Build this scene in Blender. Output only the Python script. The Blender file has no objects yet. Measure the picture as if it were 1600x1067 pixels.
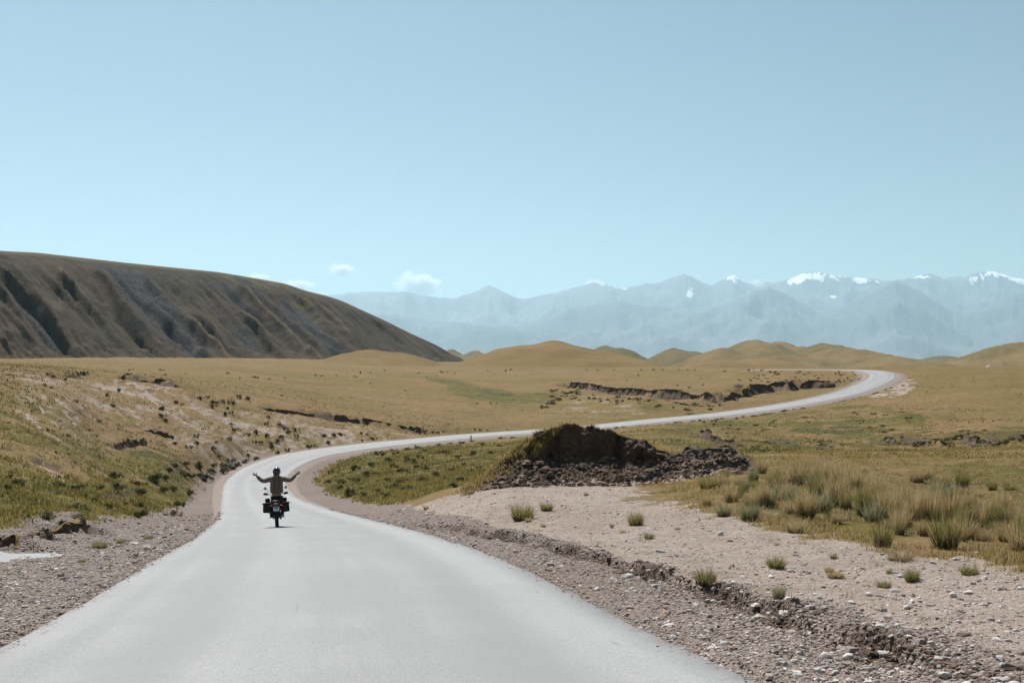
import bpy, bmesh, math, random
import numpy as np
from mathutils import Vector, Matrix, Euler

random.seed(7)
rng = np.random.default_rng(7)
scene = bpy.context.scene

# ------------------------------------------------------------------ camera
F, CX, HY, S = 1778.0, 800.0, 575.0, 0.908     # focal length and horizon row of the 1600 px picture, metres per layout unit
cam_data = bpy.data.cameras.new('camera')
cam_data.sensor_width = 36.0
cam_data.lens = 36.0 * F / 1600.0
cam_data.shift_y = (HY - 533.5) / 1600.0
cam_data.clip_start = 0.1
cam_data.clip_end = 120000.0
camera = bpy.data.objects.new('camera', cam_data)
scene.collection.objects.link(camera)
camera.location = (0, 0, 0)
camera.rotation_euler = (math.radians(90), 0, 0)
scene.camera = camera

# ------------------------------------------------------------------ sky, sun, exposure
SUN_EL, SUN_AZ = math.radians(54.0), math.radians(-24.0)      # azimuth from straight ahead, negative = left
world = bpy.data.worlds.new('World')
scene.world = world
world.use_nodes = True
wn = world.node_tree
wn.nodes.clear()
sky = wn.nodes.new('ShaderNodeTexSky')
sky.sky_type = 'NISHITA'
sky.sun_disc = False
sky.sun_elevation = SUN_EL
sky.sun_rotation = SUN_AZ
sky.altitude = 1800.0
sky.air_density = 1.0
sky.dust_density = 0.6
sky.ozone_density = 1.6
tint = wn.nodes.new('ShaderNodeMix'); tint.data_type = 'RGBA'; tint.blend_type = 'MULTIPLY'
tint.inputs['Factor'].default_value = 1.0
tint.inputs['B'].default_value = (1.07, 1.12, 0.92, 1)
bg = wn.nodes.new('ShaderNodeBackground')
bg.inputs['Strength'].default_value = 0.053
wout = wn.nodes.new('ShaderNodeOutputWorld')
wn.links.new(sky.outputs['Color'], tint.inputs['A'])
wn.links.new(tint.outputs['Result'], bg.inputs['Color'])
wn.links.new(bg.outputs['Background'], wout.inputs['Surface'])

sun_data = bpy.data.lights.new('sun', 'SUN')
sun_data.energy = 5.0
sun_data.angle = math.radians(0.53)
sun_data.color = (1.0, 0.968, 0.925)
sun = bpy.data.objects.new('sun', sun_data)
scene.collection.objects.link(sun)
sdir = Vector((math.cos(SUN_EL) * math.sin(SUN_AZ), math.cos(SUN_EL) * math.cos(SUN_AZ), math.sin(SUN_EL)))
sun.rotation_euler = sdir.to_track_quat('Z', 'Y').to_euler()
sun.location = (0, 0, 60)

scene.view_settings.view_transform = 'Standard'
scene.view_settings.look = 'None'
scene.view_settings.gamma = 1.0
scene.view_settings.exposure = 0.5
scene.view_settings.use_curve_mapping = False
scene.cycles.use_denoising = True
scene.cycles.max_bounces = 8
scene.cycles.volume_bounces = 6
scene.cycles.transparent_max_bounces = 12
scene.cycles.sample_clamp_indirect = 5.0

# ------------------------------------------------------------------ helpers
def tag(o, label=None, cat=None, group=None, kind=None):
    if label: o['label'] = label
    if cat: o['category'] = cat
    if group: o['group'] = group
    if kind: o['kind'] = kind
    return o

def link(o, parent=None):
    scene.collection.objects.link(o)
    if parent is not None: o.parent = parent
    return o

def mesh_np(name, verts, faces, mat=None, attrs=None, smooth=True, parent=None):
    """verts (n,3); faces list of (m,k) int arrays; attrs {name: (n,4)}"""
    me = bpy.data.meshes.new(name)
    verts = np.ascontiguousarray(verts, dtype=np.float32)
    if not isinstance(faces, (list, tuple)): faces = [faces]
    loops = np.concatenate([f.reshape(-1) for f in faces]).astype(np.int32)
    tot = np.concatenate([np.full(len(f), f.shape[1], np.int32) for f in faces])
    start = np.concatenate([[0], np.cumsum(tot)[:-1]]).astype(np.int32)
    me.vertices.add(len(verts)); me.vertices.foreach_set('co', verts.reshape(-1))
    me.loops.add(len(loops)); me.loops.foreach_set('vertex_index', loops)
    me.polygons.add(len(tot)); me.polygons.foreach_set('loop_start', start); me.polygons.foreach_set('loop_total', tot)
    me.update(calc_edges=True)
    me.polygons.foreach_set('use_smooth', np.full(len(tot), bool(smooth)))
    if attrs:
        for k, v in attrs.items():
            a = me.attributes.new(k, 'FLOAT_COLOR', 'POINT')
            a.data.foreach_set('color', np.ascontiguousarray(v, dtype=np.float32).reshape(-1))
    me.validate()
    if mat: me.materials.append(mat)
    o = bpy.data.objects.new(name, me)
    return link(o, parent)

def grid_faces(nu, nv):
    i = np.arange(nu * nv).reshape(nu, nv)
    return np.stack([i[:-1, :-1], i[1:, :-1], i[1:, 1:], i[:-1, 1:]], -1).reshape(-1, 4)

def _h(ix, iy, seed):
    ix = ix.astype(np.int64) & 0xFFFFFFFF; iy = iy.astype(np.int64) & 0xFFFFFFFF
    h = (ix * 374761393 + iy * 668265263 + seed * 2246822519) & 0xFFFFFFFF
    h = ((h ^ (h >> 13)) * 1274126177) & 0xFFFFFFFF
    h = ((h ^ (h >> 16)) * 2654435761) & 0xFFFFFFFF
    return (h ^ (h >> 15)) & 0xFFFFFFFF

def perlin(x, y, seed=0):
    x = np.asarray(x, dtype=np.float64); y = np.asarray(y, dtype=np.float64)
    x0 = np.floor(x); y0 = np.floor(y); fx = x - x0; fy = y - y0
    ux = fx * fx * fx * (fx * (fx * 6 - 15) + 10); uy = fy * fy * fy * (fy * (fy * 6 - 15) + 10)
    def g(dx, dy):
        a = _h(x0 + dx, y0 + dy, seed).astype(np.float64) * (2 * math.pi / 4294967296.0)
        return np.cos(a) * (fx - dx) + np.sin(a) * (fy - dy)
    a = g(0, 0); b = g(1, 0); c = g(0, 1); d = g(1, 1)
    return ((a + (b - a) * ux) + ((c + (d - c) * ux) - (a + (b - a) * ux)) * uy) * 1.5

def fbm(x, y, octv=4, seed=0, gain=0.5, lac=2.03):
    s = 0; a = 1.0; t = 0
    for k in range(octv):
        s = s + a * perlin(x, y, seed + 17 * k); t += a
        x = x * lac + 3.1; y = y * lac - 1.7; a *= gain
    return s / t

def ridged(x, y, octv=4, seed=0, gain=0.5):
    s = 0; a = 1.0; t = 0
    for k in range(octv):
        n = 1 - np.abs(perlin(x, y, seed + 31 * k)); s = s + a * n * n; t += a
        x = x * 2.1 + 5.3; y = y * 2.1 + 2.9; a *= gain
    return s / t

def sstep(a, b, x):
    t = np.clip((x - a) / (b - a), 0, 1)
    return t * t * (3 - 2 * t)

# ------------------------------------------------------------------ node helpers
class NT:
    def __init__(self, name):
        self.m = bpy.data.materials.new(name); self.m.use_nodes = True
        self.t = self.m.node_tree; self.t.nodes.clear()
        self.out = self.n('ShaderNodeOutputMaterial')
    def n(self, typ, **kw):
        nd = self.t.nodes.new(typ)
        for k, v in kw.items(): setattr(nd, k, v)
        return nd
    def set(self, sock, v):
        if isinstance(v, bpy.types.NodeSocket): self.t.links.new(v, sock)
        elif isinstance(v, (tuple, list)) and len(v) == 3 and sock.type == 'RGBA': sock.default_value = (*v, 1)
        else: sock.default_value = v
    def coord(self):
        return self.n('ShaderNodeTexCoord').outputs['Object']
    def noise(self, vec, scale, detail=3, rough=0.55, dist=0.0):
        nd = self.n('ShaderNodeTexNoise'); self.set(nd.inputs['Vector'], vec)
        nd.inputs['Scale'].default_value = scale; nd.inputs['Detail'].default_value = detail
        nd.inputs['Roughness'].default_value = rough; nd.inputs['Distortion'].default_value = dist
        return nd.outputs['Fac']
    def voro(self, vec, scale, out='Distance', feature='F1'):
        nd = self.n('ShaderNodeTexVoronoi', feature=feature); self.set(nd.inputs['Vector'], vec)
        nd.inputs['Scale'].default_value = scale
        return nd.outputs[out]
    def mapv(self, vec, scale=(1, 1, 1), rot=(0, 0, 0), loc=(0, 0, 0)):
        nd = self.n('ShaderNodeMapping'); self.set(nd.inputs['Vector'], vec)
        nd.inputs['Scale'].default_value = scale; nd.inputs['Rotation'].default_value = rot; nd.inputs['Location'].default_value = loc
        return nd.outputs['Vector']
    def math(self, op, a, b=0.0, clamp=False):
        nd = self.n('ShaderNodeMath', operation=op, use_clamp=clamp)
        self.set(nd.inputs[0], a); self.set(nd.inputs[1], b); return nd.outputs[0]
    def rng(self, v, a, b, c=0.0, d=1.0, smooth=True):
        nd = self.n('ShaderNodeMapRange'); nd.clamp = True
        if smooth: nd.interpolation_type = 'SMOOTHSTEP'
        self.set(nd.inputs['Value'], v)
        for k, x in zip(('From Min', 'From Max', 'To Min', 'To Max'), (a, b, c, d)): nd.inputs[k].default_value = x
        return nd.outputs['Result']
    def mix(self, f, a, b, blend='MIX'):
        nd = self.n('ShaderNodeMix', data_type='RGBA', blend_type=blend)
        self.set(nd.inputs['Factor'], f); self.set(nd.inputs['A'], a); self.set(nd.inputs['B'], b)
        return nd.outputs['Result']
    def attr(self, name):
        nd = self.n('ShaderNodeAttribute'); nd.attribute_name = name
        return nd
    def bump(self, h, strength=0.5, dist=0.05, normal=None):
        nd = self.n('ShaderNodeBump'); self.set(nd.inputs['Height'], h)
        nd.inputs['Strength'].default_value = strength; nd.inputs['Distance'].default_value = dist
        if normal is not None: self.set(nd.inputs['Normal'], normal)
        return nd.outputs['Normal']
    def pbr(self, color, rough=0.9, normal=None, spec=0.3, metal=0.0, **kw):
        nd = self.n('ShaderNodeBsdfPrincipled')
        self.set(nd.inputs['Base Color'], color); self.set(nd.inputs['Roughness'], rough)
        self.set(nd.inputs['Specular IOR Level'], spec); self.set(nd.inputs['Metallic'], metal)
        if normal is not None: self.set(nd.inputs['Normal'], normal)
        for k, v in kw.items(): self.set(nd.inputs[k], v)
        return nd.outputs['BSDF']
    def done(self, shader, socket='Surface'):
        self.t.links.new(shader, self.out.inputs[socket]); return self.m

def simple_mat(name, col, rough=0.7, spec=0.3, metal=0.0, var=0.25, scale=40, bump=0.0):
    m = NT(name); c = m.coord(); n = m.noise(c, scale, 4)
    col2 = tuple(x * (1 - var) for x in col); col3 = tuple(min(1, x * (1 + var)) for x in col)
    nm = m.bump(n, bump, 0.01) if bump else None
    return m.done(m.pbr(m.mix(m.rng(n, .3, .7), col2, col3), rough, nm, spec, metal))

# ------------------------------------------------------------------ base relief of the valley
# (picture column, layout distance, picture row) of points on the ground that the photograph shows
CTRL = [
 # left bank, from the stream up to the plain
 (0,20,905),(0,30,874),(0,37,846),(0,46,800),(0,62,742),(0,80,690),(0,105,640),(0,135,602),(0,160,580),(0,300,570),(0,600,560),
 (100,40,832),(110,62,768),(100,90,702),(100,130,632),(100,165,593),
 (200,60,803),(170,98,735),(160,128,690),(160,155,640),(160,180,600),(150,210,584),
 (300,100,768),(260,122,727),(280,168,662),(280,190,618),(285,215,602),(330,118,757),(380,150,712),(230,100,755),(450,178,683),(300,330,576),(300,600,561),
 (345,142,735),(400,172,690),(385,190,653),(385,205,628),(500,195,668),(500,206,652),(620,203,673),
 (500,260,615),(500,370,588),(500,600,564),
 # plain beyond the road
 (700,240,652),(700,350,608),(700,520,580),(700,650,567),(850,260,650),(830,350,618),(850,520,581),(850,650,569),
 (1000,300,632),(1000,380,606),(1000,480,585),(1000,620,574),(1150,310,618),(1150,370,598),(1150,460,582),(1260,335,602),(1300,362,585),(1300,420,578),
 # basin inside the bend
 (540,86,790),(560,105,764),(650,115,748),(750,115,731),(600,150,715),(720,165,702),(800,150,702),(860,165,690),(520,135,748),
 # pale ground right of the road, and the foot of the mound
 (560,70,786),(640,66,779),(700,62,771),(760,64,758),(800,42,818),(900,60,757),(900,45,800),(1000,58,760),(1000,36,832),(1100,60,744),(1100,24,900),
 (1200,52,752),(1200,42,785),(1300,56,742),(1300,44,776),(1250,30,852),(1400,33,832),(1400,50,762),(1500,22,902),(1500,55,752),(1500,80,712),(1600,13.5,1000),(1600,30,850),(1600,60,735),(1600,90,700),
 (1300,80,712),(1400,90,706),
 # gully and slope on the right, far side
 (1000,120,705),(1000,185,671),(1100,130,694),(1100,190,668),(1200,112,702),(1200,150,690),(1200,215,660),(1320,115,704),(1320,160,685),(1320,230,645),(1330,285,622),
 (1430,135,697),(1430,165,676),(1420,230,640),(1500,135,694),(1500,170,668),(1500,250,625),(1420,310,600),(1480,330,587),(1500,400,577),(1550,160,672),(1600,150,680),(1600,180,660),(1600,260,617),(1600,400,577),
 # beyond the crests
 (-200,900,562),(300,900,562),(600,900,568),(800,900,573),(1000,900,576),(1300,600,577),(1500,600,577),(1200,900,580),(1500,900,579),(1800,900,578),
]
pts = []
for px, D, py in CTRL: pts.append(((px - CX) / F, D, (py - HY) / F * D))
for px in (-700, -350):
    for D, py in ((15,960),(30,862),(62,738),(105,640),(160,580),(300,569),(600,558),(900,560)):
        pts.append(((px - CX) / F, D, (py - HY) / F * D))
for px in (1950, 2300):
    for D, py in ((12,1030),(30,850),(60,735),(90,700),(135,690),(170,664),(260,615),(400,577),(900,578)):
        pts.append(((px - CX) / F, D, (py - HY) / F * D))
for u in (-0.9, -0.6, -0.3, 0, 0.3, 0.6, 0.9):
    pts.append((u, 2.5, 2.05)); pts.append((u, 6.0, 2.42))
    for D in (2000, 4000, 12000, 40000): pts.append((u, D, {2000: 14, 4000: 25, 12000: 40, 40000: 60}[D]))

# road centre line: (column, distance, row)
ROADPX = [(517,10.4,1067),(516,19.3,913),(507,24,876),(488,34.8,841),(468,45.5,823),(450,59,810),(426,82,795),(407,110,780),(400,128,765),(401,141,750),
 (421,153,731.5),(465,163,713),(520,170,703.5),(570,176,697),(620,183,691.5),(670,190,687.3),(740,200,680.3),(835,212,674),(917,223,668),(1040,243,655.5),(1140,262,645.8),
 (1240,284,631.5),(1320,303,615.3),(1360,320,601),(1379,338,589.5),(1373,356,582),(1345,373,578),(1280,392,577),(1180,415,577.5),(1000,455,580)]
RP = [Vector(((px - CX) / F * D * S, D * S, -(py - HY) / F * D * S)) for px, D, py in ROADPX]
RP = [Vector((11.0, -60, 3.9)) , Vector((5.9, -34, 1.45)), Vector((0.12, 0, -1.62))] + RP
def catmull(P, n):
    out = []
    for i in range(1, len(P) - 2):
        p0, p1, p2, p3 = P[i - 1], P[i], P[i + 1], P[i + 2]
        d = (p2 - p1).length; k = max(2, int(d / n))
        for j in range(k):
            t = j / k
            out.append(0.5 * ((2 * p1) + (p2 - p0) * t + (2 * p0 - 5 * p1 + 4 * p2 - p3) * t * t + (3 * p1 - p0 - 3 * p2 + p3) * t ** 3))
    return out
RC = catmull(RP, 0.8)
RC = np.array([tuple(p) for p in RC])
for _ in range(30):                                     # ease the line
    RC[1:-1] = 0.25 * RC[:-2] + 0.5 * RC[1:-1] + 0.25 * RC[2:]
HALF = 7.3 * S / 2
for k in range(0, len(RC), 12):
    x, y, z = RC[k]
    if y > 4: pts.append((x / y, y / S, -z / S))

pts = np.array(pts)
KU = 4.0
A_ = np.stack([pts[:, 0] * KU, np.log(pts[:, 1])], 1)
def _phi(r2): return 0.5 * r2 * np.log(r2 + 1e-9)
n_ = len(A_)
r2 = ((A_[:, None] - A_[None]) ** 2).sum(-1)
K = np.zeros((n_ + 3, n_ + 3)); K[:n_, :n_] = _phi(r2) + np.eye(n_) * 0.004
K[:n_, n_] = 1; K[:n_, n_ + 1:] = A_; K[n_, :n_] = 1; K[n_ + 1:, :n_] = A_.T
sol = np.linalg.solve(K, np.concatenate([pts[:, 2], np.zeros(3)]))
GU = np.linspace(-0.92, 0.92, 260); GT = np.linspace(math.log(2.0), math.log(45000.0), 420)
gu, gt = np.meshgrid(GU, GT, indexing='ij')
q = np.stack([gu.ravel() * KU, gt.ravel()], 1)
GH = np.empty(len(q))
for i in range(0, len(q), 20000):
    b = q[i:i + 20000]
    GH[i:i + 20000] = _phi(((b[:, None] - A_[None]) ** 2).sum(-1)) @ sol[:n_] + sol[n_] + b @ sol[n_ + 1:]
GH = GH.reshape(gu.shape)
def base_drop(u, D):
    fu = np.clip((u - GU[0]) / (GU[1] - GU[0]), 0, len(GU) - 1.001); ft = np.clip((np.log(np.maximum(D, 2.0)) - GT[0]) / (GT[1] - GT[0]), 0, len(GT) - 1.001)
    i = fu.astype(int); j = ft.astype(int); a = fu - i; b = ft - j
    return (GH[i, j] * (1 - a) + GH[i + 1, j] * a) * (1 - b) + (GH[i, j + 1] * (1 - a) + GH[i + 1, j + 1] * a) * b

DS = np.exp(np.linspace(math.log(5), math.log(1500), 3000))
def base_hit(px, py):
    """world point of the smooth relief seen in that direction"""
    u = (px - CX) / F
    rows = HY + F * base_drop(np.full_like(DS, u), DS) / DS
    k = np.nonzero(rows <= py)[0]
    D = DS[k[0]] if len(k) else 1500.0
    return u * D * S, D * S

# ------------------------------------------------------------------ terrain grid (rings around the place the photographer stands)
core = np.linspace(-25.5, 25.5, 760)
side = 25.5 + np.cumsum(np.geomspace(0.08, 8.0, 50)); side = side[side < 176]
az = np.radians(np.concatenate([-side[::-1], core, side, [180.0]])); az = np.concatenate([[-math.pi], az]) if az[0] > -math.pi else az
rr = np.concatenate([[0.0], np.geomspace(1.2, 6, 14)[:-1], np.geomspace(6, 420, 620)[:-1], np.geomspace(420, 1600, 80)[:-1], np.geomspace(1600, 40000, 50)])
AZ, RR = np.meshgrid(az, rr, indexing='ij')
GX = RR * np.sin(AZ); GY = RR * np.cos(AZ)
azc = np.clip(AZ, -math.radians(42), math.radians(42))
U = np.tan(azc); D = np.maximum(RR * np.cos(azc), 0.01) / S
Z = -base_drop(U, D) * S
plane = -(1.63 + 0.1 * np.clip(GY, -80, 60))
back = sstep(math.radians(55), math.radians(85), np.abs(AZ)) * (1 - sstep(200, 900, RR))
Z = Z * (1 - back) + plane * back
near = 1 - sstep(4.0, 9.0, RR)
Z = Z * (1 - near) + plane * near

# nearest point of the road
def road_query(X, Y):
    sh = X.shape; X = X.ravel(); Y = Y.ravel()
    best = np.full(len(X), 1e9); sd = np.zeros(len(X)); rz = np.zeros(len(X)); si = np.zeros(len(X))
    coarse = RC[::4]
    lo = RC[:, :2].min(0) - 40; hi = RC[:, :2].max(0) + 40
    idx = np.nonzero((X > lo[0]) & (X < hi[0]) & (Y > lo[1]) & (Y < hi[1]))[0]
    seg = RC[1:, :2] - RC[:-1, :2]; L = (seg ** 2).sum(1)
    for s in range(0, len(idx), 20000):
        k = idx[s:s + 20000]; x = X[k].astype(np.float32); y = Y[k].astype(np.float32)
        d2 = (x[:, None] - coarse[None, :, 0].astype(np.float32)) ** 2 + (y[:, None] - coarse[None, :, 1].astype(np.float32)) ** 2
        c = d2.argmin(1) * 4
        bb = np.full(len(k), 1e9); bs = np.zeros(len(k)); bz = np.zeros(len(k)); bi = np.zeros(len(k))
        for o in range(-4, 4):
            i = np.clip(c + o, 0, len(seg) - 1)
            ax = x - RC[i, 0]; ay = y - RC[i, 1]
            t = np.clip((ax * seg[i, 0] + ay * seg[i, 1]) / L[i], 0, 1)
            dx = ax - t * seg[i, 0]; dy = ay - t * seg[i, 1]; d = np.hypot(dx, dy)
            better = d < bb
            cr = seg[i, 0] * ay - seg[i, 1] * ax                # >0 on the left of the travel direction
            bb = np.where(better, d, bb); bs = np.where(better, np.sign(-cr), bs)
            bz = np.where(better, RC[i, 2] + t * (RC[i + 1, 2] - RC[i, 2]), bz); bi = np.where(better, i + t, bi)
        best[k] = bb; sd[k] = bs; rz[k] = bz; si[k] = bi
    return best.reshape(sh), sd.reshape(sh), rz.reshape(sh), si.reshape(sh)
RD, RSIDE, RZ, RS = road_query(GX, GY)
EDGE = RD - HALF                                             # distance beyond the asphalt's edge

# ------------------------------------------------------------------ cut banks
def poly_world(P): return np.array([base_hit(*p) for p in P])
def scarp(P, height, width, hi, lo, split=0.6, wob=0.3, wl=1.5, seed=1, ends=0.12, world_pts=None):
    """a broken step in the ground: the far side stands higher; its face looks at the photographer"""
    global Z, SCARP
    W = poly_world(P) if world_pts is None else world_pts
    m = max(hi, lo) * 4 + 2
    k = np.nonzero((GX > W[:, 0].min() - m) & (GX < W[:, 0].max() + m) & (GY > W[:, 1].min() - m) & (GY < W[:, 1].max() + m))
    x = GX[k]; y = GY[k]
    x2 = x + wob * perlin(x / wl, y / wl, seed) * 1.2 + 0.4 * wob * perlin(x / wl * 3.3, y / wl * 3.3, seed + 5)
    y2 = y + wob * perlin(x / wl, y / wl, seed + 9) * 1.6 + 0.5 * wob * perlin(x / wl * 3.3, y / wl * 3.3, seed + 6)
    seg = W[1:] - W[:-1]; L = np.hypot(seg[:, 0], seg[:, 1]); cum = np.concatenate([[0], np.cumsum(L)])
    bb = np.full(len(x), 1e9); sg = np.zeros(len(x)); al = np.zeros(len(x))
    for i in range(len(seg)):
        ax = x2 - W[i, 0]; ay = y2 - W[i, 1]
        t = np.clip((ax * seg[i, 0] + ay * seg[i, 1]) / L[i] ** 2, 0, 1)
        d = np.hypot(ax - t * seg[i, 0], ay - t * seg[i, 1]); b = d < bb
        bb = np.where(b, d, bb); sg = np.where(b, np.sign(seg[i, 0] * ay - seg[i, 1] * ax), sg); al = np.where(b, cum[i] + t * L[i], al)
    sd = bb * sg; f = al / cum[-1]
    env = sstep(0, ends, f) * (1 - sstep(1 - ends, 1, f)) * (0.65 + 0.5 * perlin(al / (wl * 3), al * 0 + seed, seed + 3))
    up = sstep(-width / 2, width / 2, sd)
    off = height * env * (split * up * np.exp(-np.maximum(sd, 0) / hi) - (1 - split) * (1 - up) * np.exp(np.minimum(sd, 0) / lo))
    keep = sstep(0.6, 1.6, EDGE[k])
    Z[k] += off * keep
    SCARP[k] = np.maximum(SCARP[k], np.clip(env, 0, 1) * np.exp(-((sd + lo * 0.15) / (width * 0.9 + lo * 0.2)) ** 2) * keep)
SCARP = np.zeros_like(Z)

lefty = np.where(RSIDE < 0, 1.0, 0.0)
# the undulation of the open ground
far_w = sstep(60, 260, RR)
Z += 1.3 * far_w * fbm(GX / 55, GY / 55, 3, 11) * sstep(4, 25, EDGE) + .55 * far_w * fbm(GX / 17, GY / 17, 3, 13) * sstep(4, 20, EDGE) * sstep(-20, 60, GX)
Z += 2.4 * sstep(60, 110, GX) * sstep(110, 170, GY) * (1 - sstep(330, 420, GY)) * fbm((GX + .6 * GY) / 34, (GY - .6 * GX) / 75, 3, 14) * sstep(6, 30, EDGE)
Z += np.where(RSIDE < 0, 0.24, 0.13) * fbm(GX / 3.2, GY / 3.2, 3, 21) * sstep(1.0, 5, EDGE) * (0.5 + far_w)
Z += 5.0 * sstep(700, 1800, RR) * fbm(GX / 300, GY / 300, 3, 12)

scarp([(188,594),(215,594),(245,598),(284,608)], 1.6, 1.2, 9, 4, 0.55, 0.7, 2.2, 5, 0.1)
scarp([(400,637),(440,645),(470,648),(520,655),(560,659),(610,666),(672,676)], 1.5, 0.6, 9, 4, 0.6, 0.5, 3.0, 6, 0.06)
scarp([(850,603),(885,600),(925,603),(965,610),(1040,620),(1100,627),(1140,633)], 3.4, 1.2, 14, 7, 0.5, 1.0, 6, 7, 0.06)
scarp([(1120,634),(1150,618),(1180,611),(1240,603),(1300,601),(1335,603)], 3.6, 3.0, 14, 6, 0.5, 2.2, 5, 8, 0.1)
scarp([(1375,684),(1420,690),(1450,692),(1480,683),(1515,680),(1550,690),(1600,680),(1680,672)], 1.2, 1.6, 10, 6, 0.5, 1.2, 5, 9, 0.05)
scarp([(1165,684),(1200,692),(1250,697),(1300,700)], 1.2, 1.4, 8, 5, 0.5, 0.9, 4, 10, 0.1)
scarp([(1085,672),(1110,678),(1135,688),(1165,700)], 1.6, 0.8, 6, 4, 0.5, 0.5, 3, 13)
scarp([(48,720),(62,724),(76,722)], 0.5, 0.3, 2.5, 2.0, 0.6, 0.35, 1.2, 16)
scarp([(115,642),(130,650),(146,664)], 0.6, 0.4, 3, 2.5, 0.6, 0.5, 1.6, 17)
scarp([(175,698),(200,692),(230,690)], 1.0, 0.4, 3, 2.0, 0.6, 0.5, 1.6, 18)
scarp([(25,578),(60,580),(110,585),(140,584)], 1.0, 0.5, 4, 2.5, 0.6, 0.6, 2.0, 19)
scarp([(225,673),(250,678),(275,683)], 1.0, 0.4, 3, 2.0, 0.6, 0.5, 1.6, 20)
scarp([(150,780),(190,768),(230,762)], 0.5, 0.3, 2, 1.5, 0.6, 0.4, 1.2, 24)

# the stream's shallow pan on the left
sx, sy = base_hit(-18, 873)
STREAM_Z = float(-base_drop(np.array([sx / sy]), np.array([sy / S]))[0] * S) - 0.12
pan = np.exp(-(((GX - sx + 1.0) / 3.3) ** 2 + ((GY - sy) / 1.6) ** 2) ** 2)
Z = Z * (1 - pan) + (STREAM_Z - 0.07) * pan

# the road bed cuts through it all
jit = 0.25 * perlin(GX / 1.3, GY / 1.3, 41) + 0.5 * perlin(GX / 5, GY / 5, 42)
bedw = np.where(RSIDE < 0, 1.3, 1.0) + jit * 0.5
bank = np.where(GY > 150, 7.0, np.where(RSIDE < 0, 5.0, 5.0))
w = 1 - sstep(0, 1, (EDGE - bedw) / bank)
sink = np.where(EDGE < 0.3, 0.05 + 0.0012 * np.maximum(GY, 0), 0.02 + 0.0006 * np.maximum(GY, 0)) + 0.05 * np.clip(EDGE, 0, 3)
Z = Z * (1 - w) + (RZ - sink) * w
EMB = w * sstep(0.2, 1.0, EDGE)

# steps cut into the verge itself
scarp([(640,807),(700,818),(800,848),(900,883),(1000,912),(1100,942),(1200,972),(1300,1005),(1400,1035),(1560,1078)], 0.34, 0.13, 3.2, 1.2, 0.65, 0.12, 0.6, 3, 0.06)
scarp([(500,792),(560,797),(620,796),(664,788)], 0.35, 0.3, 2.0, 1.5, 0.6, 0.2, 0.8, 4)
scarp([(-80,838),(0,846),(28,852),(60,846),(90,835)], 0.75, 0.25, 2.0, 1.5, 0.7, 0.35, 1.2, 14)
scarp([(45,826),(80,826),(120,822),(145,812)], 0.7, 0.3, 2.0, 1.5, 0.7, 0.35, 1.2, 15)
# ------------------------------------------------------------------ what covers the ground where (world-space regions)
front = np.nonzero((np.abs(AZ) < math.radians(45)) & (RR > 3) & (RR < 900))
fx_, fy_ = GX[front], GY[front]
fu_ = fx_ / fy_ * KU + 0.05 * perlin(fx_ / (fy_ * 0.03), np.log(fy_) * 25, 61) + 0.02 * perlin(fx_ / (fy_ * 0.008), np.log(fy_) * 90, 62)
ft_ = np.log(fy_) + 0.04 * perlin(fx_ / (fy_ * 0.03), np.log(fy_) * 25, 63) + 0.015 * perlin(fx_ / (fy_ * 0.008), np.log(fy_) * 90, 64)
def region(P, soft=0.03):
    W = poly_world(P); a = W[:, 0] / W[:, 1] * KU; b = np.log(W[:, 1])
    box = np.nonzero((fu_ > a.min() - .2) & (fu_ < a.max() + .2) & (ft_ > b.min() - .2) & (ft_ < b.max() + .2))[0]
    x = fu_[box]; y = ft_[box]; inside = np.zeros(len(x), bool); dist = np.full(len(x), 9.0)
    for i in range(len(a)):
        j = (i + 1) % len(a); ax, ay, bx, by = a[i], b[i], a[j], b[j]
        cond = ((ay > y) != (by > y)) & (x < (bx - ax) * (y - ay) / (by - ay + 1e-12) + ax); inside ^= cond
        t = np.clip(((x - ax) * (bx - ax) + (y - ay) * (by - ay)) / ((bx - ax) ** 2 + (by - ay) ** 2 + 1e-12), 0, 1)
        dist = np.minimum(dist, np.hypot(x - ax - t * (bx - ax), y - ay - t * (by - ay)))
    m = sstep(-soft, soft, np.where(inside, dist, -dist))
    out = np.zeros_like(Z); tmp = np.zeros(len(fu_)); tmp[box] = m; out[front] = tmp
    return out
n1 = fbm(GX / 6, GY / 6, 4, 71); n2 = fbm(GX / 1.1, GY / 1.1, 3, 72); n3 = fbm(GX / 22, GY / 22, 3, 73)
# pale bare ground to the right of the road
SOIL = region([(480,772),(560,784),(640,778),(700,770),(760,757),(830,752),(930,756),(1010,768),(1080,792),(1160,812),(1240,832),(1340,850),(1430,872),(1520,880),(1640,905),(1900,935),(2500,985),(3200,1150),(3200,1500),(900,1500),(1160,1100),(900,900),(700,835),(560,806)], 0.04)
SOIL = np.maximum(SOIL * 0.95, 0.75 * region([(1430,880),(1500,868),(1600,892),(1650,930),(1500,920)], .03))
patch = region([(940,772),(1040,768),(1200,800),(1290,840),(1180,830),(1040,800)], 0.05)
SOIL = SOIL * (1 - 0.65 * patch * sstep(-.3, .3, n1 + n2 * .6))
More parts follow.
